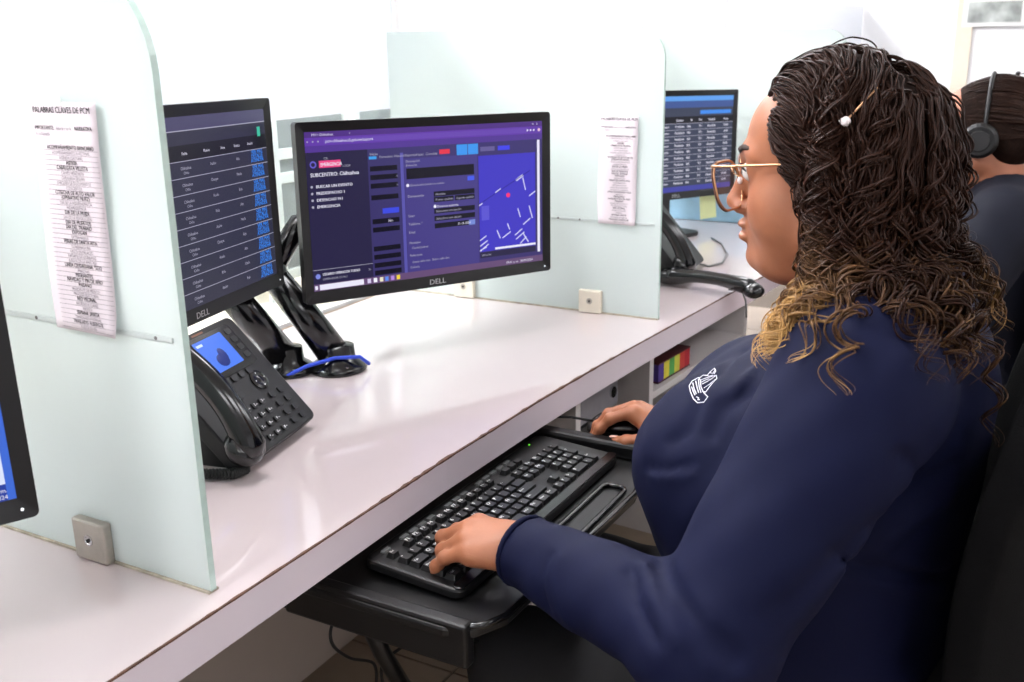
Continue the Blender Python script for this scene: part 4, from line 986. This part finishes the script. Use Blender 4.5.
# =================================================================== HAIR
def mass_sdf(L):
    A = [np.abs(L[0]), L[1], L[2]]
    d = ell(L, (0, -.009, .048), (.089, .099, .094))
    d = smin(d, ell(L, (0, -.062, -.015), (.096, .068, .110)), .04)
    d = smin(d, ell(L, (.0, -.062, -.110), (.106, .048, .090)), .04)
    d = smin(d, rc(A, (.078, -.040, .000), (.092, -.048, -.115), .026, .036), .03)
    return d
def mass_world(P): return mass_sdf([P[i]-EH[i] for i in range(3)])
def coll(L):
    P = [L[i]+EH[i] for i in range(3)]
    return np.minimum(np.minimum(mass_sdf(L), head_sdf(L)-.002), np.minimum(torso_sdf(P), arm_sdf(P, SL, EL_, CL))-.008)
def grad(fn, L, e=.002):
    d0 = fn(L); g = np.stack([(fn([L[j]+(e if j == i else 0) for j in range(3)])-d0)/e for i in range(3)], 1)
    return d0, g/(np.linalg.norm(g, axis=1)[:, None]+1e-9)
def trace(R0, steps, ds, fwd, lenf):
    p = R0.copy(); path = [p.copy()]; vel = np.zeros_like(p); vel[:, 1] = -.5; vel[:, 2] = .35*np.clip((p[:, 1]-.0)/.08, 0, 1)
    for k in range(steps):
        a = np.clip((p[:, 1]+.01)/.06, -.1, 1)*1.5; a = np.where((p[:, 2] < -.01), np.where(p[:, 2] < -.13, fwd*.3, fwd), a)
        f = np.stack([.16*np.sign(p[:, 0])*np.clip(1+p[:, 2]*0, 0, 1), -a, -np.ones(len(p))], 1)
        vel = vel*.75+.25*f; d0, n = grad(coll, [p[:, 0], p[:, 1], p[:, 2]])
        v = vel-n*np.minimum((vel*n).sum(1), 0)[:, None]; near = (p[:, 2] > -.05)[:, None]; v = np.where(near, vel-n*(vel*n).sum(1)[:, None], v)
        v /= (np.linalg.norm(v, axis=1)[:, None]+1e-9); p = p+v*(ds*lenf)[:, None]
        d0, n = grad(coll, [p[:, 0], p[:, 1], p[:, 2]]); off = .004
        p = p+n*np.maximum(off-d0, 0)[:, None]; p = p-n*np.where(p[:, 2] > -.10, .35*np.maximum(d0-off-.004, 0), 0)[:, None]
        path.append(p.copy())
    return np.stack(path, 1)
def tubes(paths, rad, tipf, name, mats, sides=3):
    n, m, _ = paths.shape; t = np.gradient(paths, axis=1); t /= (np.linalg.norm(t, axis=2)[..., None]+1e-9)
    up = np.array([.31, .52, .79]); u = np.cross(t, up); u /= (np.linalg.norm(u, axis=2)[..., None]+1e-9); v = np.cross(t, u)
    s = np.linspace(0, 1, m); taper = np.minimum(1, (1-s)*4+.15); V = []
    for j in range(sides):
        a = 2*math.pi*j/sides; V.append(paths+(rad[:, None]*taper)[..., None]*(math.cos(a)*u+math.sin(a)*v))
    V = np.stack(V, 2); base = (np.arange(n)[:, None]*m+np.arange(m-1)[None])*sides
    F = np.concatenate([np.stack([base+j, base+(j+1) % sides, base+sides+(j+1) % sides, base+sides+j], -1).reshape(-1, 4) for j in range(sides)])
    me = np_mesh(name, [(V.reshape(-1, 3), F)], mats)
    at_ = me.attributes.new('tip', 'FLOAT', 'POINT'); at_.data.foreach_set('value', np.repeat((tipf[:, None]*np.clip(s*1.4, 0, 1)[None]).reshape(-1), sides).astype(np.float32))
    return me
def scalp_roots(n, zmin=-.035):
    out = []
    while len(out) < n:
        th = rng.uniform(0, 2*math.pi); c_ = rng.uniform(-.75, 1); sn = math.sqrt(1-c_*c_)
        q = np.array((.089*sn*math.cos(th), -.009+.099*sn*math.sin(th), .048+.094*c_))
        if q[2] < zmin: continue
        if head_sdf([np.array([q[i]]) for i in range(3)])[0] < .001: continue
        if q[1] > .095-.0*q[2]: continue
        out.append(q)
    return np.array(out)
NL = 270; R0 = scalp_roots(NL)
NE, NF = 26, 130
ext = np.array([(-.082-rng.uniform(0, .006), rng.uniform(-.035, .000), rng.uniform(-.03, .04)) for _ in range(NE)])   # locks falling past the near ear
frn = []
while len(frn) < NF:                                                                # fine hair along the hairline
    q = scalp_roots(1, .0)[0]
    if q[1] > -.01 and head_sdf([np.array([q[i]]) for i in range(3)])[0] < .011: frn.append(q)
R0 = np.concatenate([R0, np.array(frn), ext]); NL = len(R0)
fwd = np.where(R0[:, 1] > .0, rng.uniform(-.15, .45, NL), rng.uniform(-.12, .3, NL)); fwd[-NE:] = rng.uniform(-.62, .1, NE)
lenf = rng.uniform(.52, .82, NL); lenf[-NE:] = rng.uniform(.40, .60, NE)
ST = 48; G = trace(R0, ST, .0072, fwd, lenf)
NS = 118; NC = 6; paths, rads, tips = [], [], []
for g0, fw in zip(G, fwd):
    bad = np.where(((g0[:, 2] < -.150) & (g0[:, 1] > .005)) | ((g0[:, 2] < -.150) & (g0[:, 0] < -.10)))[0]; cut = ST if not len(bad) else max(12, bad[0]+int(rng.integers(0, 5)))
    cut = min(cut, ST); x_ = np.linspace(0, cut, NS); g = np.stack([np.interp(x_, np.arange(ST+1), g0[:, i]) for i in range(3)], 1)
    for _ in range(3): g[1:-1] = (g[:-2]+2*g[1:-1]+g[2:])/4
    t = np.gradient(g, axis=0); t /= (np.linalg.norm(t, axis=1)[:, None]+1e-9); u = np.cross(t, (.2, .5, .8)); u /= (np.linalg.norm(u, axis=1)[:, None]+1e-9); v = np.cross(t, u)
    L_ = np.concatenate([[0], np.cumsum(np.linalg.norm(np.diff(g, axis=0), axis=1))]); wl = rng.uniform(.036, .066); ph0 = rng.uniform(0, 6.28); sg = rng.choice((-1, 1))
    amp = (.0012+.0105*np.clip((L_-.06)/.13, 0, 1))*rng.uniform(.7, 1.25); tf_ = rng.uniform(.8, 1.4) if g[-1, 1] > -.03 else rng.uniform(.0, .75)
    for c_ in range(NC):
        ph = ph0+rng.normal(0, .30); o_ = rng.normal(0, .0034, 2); fr = rng.normal(1, .025); th = sg*2*math.pi*L_/wl*fr+ph
        w_ = amp*rng.uniform(.8, 1.2)
        if rng.random() < .05: w_ = w_*1.25; o_ = o_*1.5
        grow = np.clip(L_/.03, 0.25, 1)
        paths.append(g+u*((o_[0]*grow+w_*np.cos(th))[:, None])+v*((o_[1]*grow+w_*np.sin(th))[:, None])+EH); rads.append(rng.uniform(.0008, .0017)); tips.append(min(1, max(0, tf_+rng.normal(0, .15))))
hm = surfnet(lambda P: mass_sdf(P)+.006+.004*np.sin(P[0]*90+P[2]*60)*np.sin(P[1]*80+P[2]*45), (-.16, -.18, -.25), (.16, .11, .165), .006)
keep = torso_sdf([hm[0][:, i]+EH[i] for i in range(3)])
hair = add_obj('hair', np_mesh('hair', [(hm[0]+EH, hm[1])], [HAIRM]), woman)
tag(add_obj('hair_strands', tubes(np.array(paths), np.array(rads), np.array(tips), 'hair_strands', [HAIR]), hair), 'dark brown curls with blonde tips', kind='stuff')
BH = bvh_of(hm[0]+EH, hm[1])
# hair pin with pearl
a, b = hit(BH, 846, 121), hit(BH, 877, 88); vd = -ray(860, 105); a = a+vd*.024; b = b+vd*.024
hp = MB().tube([a+(b-a)*t_ for t_ in np.linspace(0, 1, 8)], .0012, 8).build('hair_pin', GOLD, hair, smooth=True); tag(hp, 'gold hair pin')
MB().ball(a, .0052, 14).ball(a+np.array((.002, .005, .001)), .0026, 10).build('hair_pin_pearl', PEARL, hair, smooth=True)

# =================================================================== GLASSES
gl = empty('eyeglasses', tuple(EH+np.array((0, .115, .0)))); tag(gl, 'gold and tortoiseshell eyeglasses worn by the woman at the keyboard', 'eyeglasses')
def gp(x, y, z): return (x, y-.115, z)
TORT = mat('tortoise', (92, 52, 34), .3, noise=.5, nscale=300)
for s2 in (-1, 1):
    loop = rrect(-.029, -.028, .029, .026, .019, 7); pts = []
    for (x, z) in loop:
        yy = .1165+(.0055*(-x/.029))*-1*1.0 - .26*(.026-z); pts.append(gp(s2*(.0365+x), yy, z-.004))
    rim = MB().ring(pts, .0013, 8).build('rim', GOLD, gl, smooth=True)
    MB().ring([(p[0], p[1]+.0016, p[2]) for p in [((q[0]-s2*.0365)*1.03+s2*.0365, q[1], (q[2]+.004)*1.03-.004) for q in pts]], .0012, 6).build('rim_edge', TORT, rim, smooth=True)
    lm = MB(); n = len(pts); lm.add(pts, [tuple(range(n))]); lm.build('lens', LENS, gl)
    h0 = gp(s2*.0665, .121, .019)
    MB().tube([h0, gp(s2*.072, .10, .021), gp(s2*.078, .04, .026), gp(s2*.081, .0, .029), gp(s2*.081, -.02, .018)], [.0016, .0015, .0014, .0014, .0014], 8).build('temple', GOLD, gl, smooth=True)
    MB().ball(gp(s2*.0105, .1035, -.002), (.0022, .0035, .0045), 10).build('nose_pad', PEARL, gl, smooth=True)
    MB().tube([gp(s2*.0095, .112, .006), gp(s2*.011, .106, .003), gp(s2*.0105, .1035, -.001)], .0006, 6).build('pad_arm', GOLD, gl)
MB().tube([gp(-.009, .113, .008), gp(0, .118, .012), gp(.009, .113, .008)], .0013, 8).build('bridge', GOLD, gl, smooth=True)

# =================================================================== CHAIRS
def chair(x, y, zs, label):
    t = empty('office_chair', (x, y, 0)); tag(t, label, 'office chair', 'black office chairs')
    MB().prism(rrect(-.25, -.24, .25, .24, .08, 6), -.055, 0).build('seat', CHAIRM, t, bevel=.018, loc=(0, .03, zs), seg=3)
    b = MB(); nx, nz = 14, 14
    for side in (0, 1):
        for j in range(nz+1):
            for i in range(nx+1):
                u = i/nx*2-1; v = j/nz; wd = .215*(1-.18*max(0, v-.6)**2*6)*(1-.12*(1-v)); yy = -.215+.062*u*u+.02*math.sin(v*3.1)-.06*v*v*.5
                b.v.append((u*wd, yy-(.035 if side else 0), .10+v*.46))
    W_ = nx+1; N_ = W_*(nz+1)
    for j in range(nz):
        for i in range(nx):
            q = j*W_+i; b.f.append((q, q+1, q+W_+1, q+W_)); b.f.append((N_+q, N_+q+W_, N_+q+W_+1, N_+q+1)); b.m += [0, 0]
    edge = [i for i in range(W_)]+[j*W_+nx for j in range(1, nz+1)]+[nz*W_+i for i in range(nx-1, -1, -1)]+[j*W_ for j in range(nz-1, 0, -1)]
    for k_ in range(len(edge)):
        p, q = edge[k_], edge[(k_+1) % len(edge)]; b.f.append((q, p, p+N_, q+N_)); b.m.append(0)
    b.build('backrest', CHAIRM, t, smooth=True, bevel=.010, loc=(0, 0, zs), seg=3)
    MB().box((-.03, -.30, -.06), (.03, -.255, .30)).build('back_support', CHAIRP, t, bevel=.008, loc=(0, 0, zs))
    MB().box((-.03, -.29, -.07), (.03, .05, -.056)).build('mechanism', CHAIRP, t, loc=(0, 0, zs))
    MB().lathe([(0, .09), (.028, .09), (.028, zs-.16), (.02, zs-.16), (.02, zs-.06), (0, zs-.06)], 16).build('gas_column', CHAIRP, t)
    for k_ in range(5):
        a_ = k_*2*math.pi/5+.3; c_, s3 = math.cos(a_), math.sin(a_)
        lg_ = MB().tube([(0, 0, .10), (.14*c_, .14*s3, .095), (.27*c_, .27*s3, .07)], [.028, .022, .016], 8).build('leg', CHAIRP, t, smooth=True)
        MB().lathe([(0, -.02), (.024, -.02), (.026, 0), (.024, .02), (0, .02)], 14, M=Matrix.Translation((.27*c_, .27*s3, .0265)) @ Matrix.Rotation(a_, 4, 'Z') @ Matrix.Rotation(math.pi/2, 4, 'X')).build('caster', BLK, lg_)
    return t
ch1 = chair(1.195, .192, .425, 'black office chair under the woman with curly hair')

# =================================================================== FAR PEOPLE
E2 = np.array((2.635, .185, 1.075)); sh2 = E2-EH
def far_person(scale, O, label, hairlab):
    # O = floor point below the pelvis; meshes are in coordinates relative to the first far worker's floor point
    r = bpy.data.objects.new('person', FAR['body']); COL.objects.link(r); r.location = O; r.scale = (scale,)*3; tag(r, label, 'person')
    for k_ in ('shirt', 'trousers', 'hair'):
        c_ = add_obj(k_, FAR[k_], r)
        if k_ == 'hair': tag(add_obj('hair_strands', FAR['strands'], c_), kind='stuff')
    face_parts(r, E2-O2)
    for fx_ in (-.11, .14): MB().ball((fx_, .46, .036), (.042, .125, .0355), 12).build('shoe', BLK, r, smooth=True)
    return r
O2 = np.array((1.17+sh2[0], .14, 0)); FAR = {}
shf = lambda vf: (vf[0]+sh2-O2+0, vf[1])
hf = surfnet(lambda P: skin_head(P, EH, NECKB), tuple(EH+np.array((-.10, -.13, -.20))), tuple(EH+np.array((.10, .14, .145))), .0045)
cs_ = surfnet(lambda P: smin(smin(torso_sdf(P), arm_sdf(P, SL, EL_, CL), .03), arm_sdf(P, SR, ER_, CR_), .03)+.012, SLO, SHI, .016)
ss_ = surfnet(lambda P: smax(smin(smin(torso_sdf(P), arm_sdf(P, SL, EL_, CL), .03), arm_sdf(P, SR, ER_, CR_), .03), -rc(P, (1.172, .20, 1.16), NECKB, .066, .07), .01), SLO, SHI, .009)
lg2 = surfnet(legs_sdf, (.93, -.08, .06), (1.47, .70, .66), .014)
hnds = []
FAR['body'] = np_mesh('person', [shf(hf), shf(cs_), shf(HL), shf(HR)], [SKIN2]); FAR['shirt'] = np_mesh('shirt', [shf(ss_)], [SHIRT2])
lz = lg2[0].copy()+np.array((sh2[0]-O2[0], sh2[1]-O2[1], 0)); lz[:, 2] = lz[:, 2]*.90; FAR['trousers'] = np_mesh('trousers', [(lz, lg2[1])], [PANTS])
def mass2(L):
    d = ell(L, (0, -.020, .046), (.086, .108, .092)); d = smin(d, ell(L, (0, -.06, .0), (.078, .065, .07)), .03); d = smin(d, ell(L, (0, -.145, .03), (.045, .045, .045)), .02); return d
hm2 = surfnet(mass2, (-.12, -.21, -.12), (.12, .11, .15), .006)
FAR['hair'] = np_mesh('hair', [(hm2[0]+E2-O2, hm2[1])], [HAIRM])
R2 = scalp_roots(200, -.01); pp = []
for r0 in R2:
    tgt = np.array((0, -.135, .03)); q = [];
    for t_ in np.linspace(0, 1, 14):
        p = r0*(1-t_)+tgt*t_; c0 = np.array((0, -.03, .035)); dv = p-c0; n0 = dv/np.linalg.norm(dv)
        rad_ = 1/math.sqrt((n0[0]/.088)**2+(n0[1]/.112)**2+(n0[2]/.103)**2); q.append(c0+n0*rad_*1.005)
    pp.append(np.array(q)+E2-O2)
pp2 = []
for q in pp:
    for _ in range(5): pp2.append(q+rng.normal(0, .0025, 3))
FAR['strands'] = tubes(np.array(pp2), np.full(len(pp2), .0014), rng.uniform(.1, 1, len(pp2)), 'hair_strands', [HAIR2])
def headset(o, sc_, label):
    t = empty('headset', tuple(o)); t.scale = (sc_,)*3; tag(t, label, 'headset', 'black call headsets')
    MB().tube([(s3*.093*math.sin(a_), -.012, .118*math.cos(a_)+.028) for s3, a_ in [(-1 if a2 < 0 else 1, abs(a2)) for a2 in np.linspace(-1.75, 1.75, 25)]], .005, 8).build('headband', BLK, t, smooth=True)
    for s3 in (-1, 1):
        c_ = MB().lathe([(0, 0), (.036, 0), (.040, .006), (.040, .018), (.033, .026), (0, .026)], 24, M=Matrix.Translation((s3*.083, -.004, .0)) @ Matrix.Rotation(s3*math.pi/2, 4, 'Y')).build('ear_cup', BLK, t, bevel=.002)
        MB().lathe([(0, 0), (.024, 0), (.022, .003), (0, .003)], 20, M=Matrix.Translation((s3*.109, -.004, .0)) @ Matrix.Rotation(s3*math.pi/2, 4, 'Y')).build('cup_cap', CHAIRP, c_)
    MB().tube([(-.098, .0, -.02), (-.095, .05, -.05), (-.07, .11, -.062), (-.04, .135, -.062)], .0022, 6).build('microphone_boom', BLK, t, smooth=True)
    MB().ball((-.035, .137, -.062), (.013, .008, .007), 12).build('microphone', BLK, t, smooth=True)
far_person(1, tuple(O2), 'dark-haired woman in navy with a black headset, behind the curly-haired woman', '')
headset(E2, 1, 'black headset worn by the dark-haired woman in the background')
ch2 = chair(E2[0]+.02, .17, .36, 'black office chair under the woman with the headset')
m3 = at(1034, 70, 3.6); sc3 = (m3[2]+.06)/E2[2]; E3 = m3-np.array((-.02, .11, -.06))*1.0
O3 = E3-(E2-O2)*sc3; O3[2] = 0
far_person(sc3, tuple(O3), 'tallest seated worker cut by the right picture edge', '')
headset(np.array((E3[0], E3[1], E2[2]*sc3)), sc3, 'black headset with microphone at the right picture edge')
chair(O3[0], O3[1]+.03, .36*sc3, 'black office chair under the worker at the right picture edge')
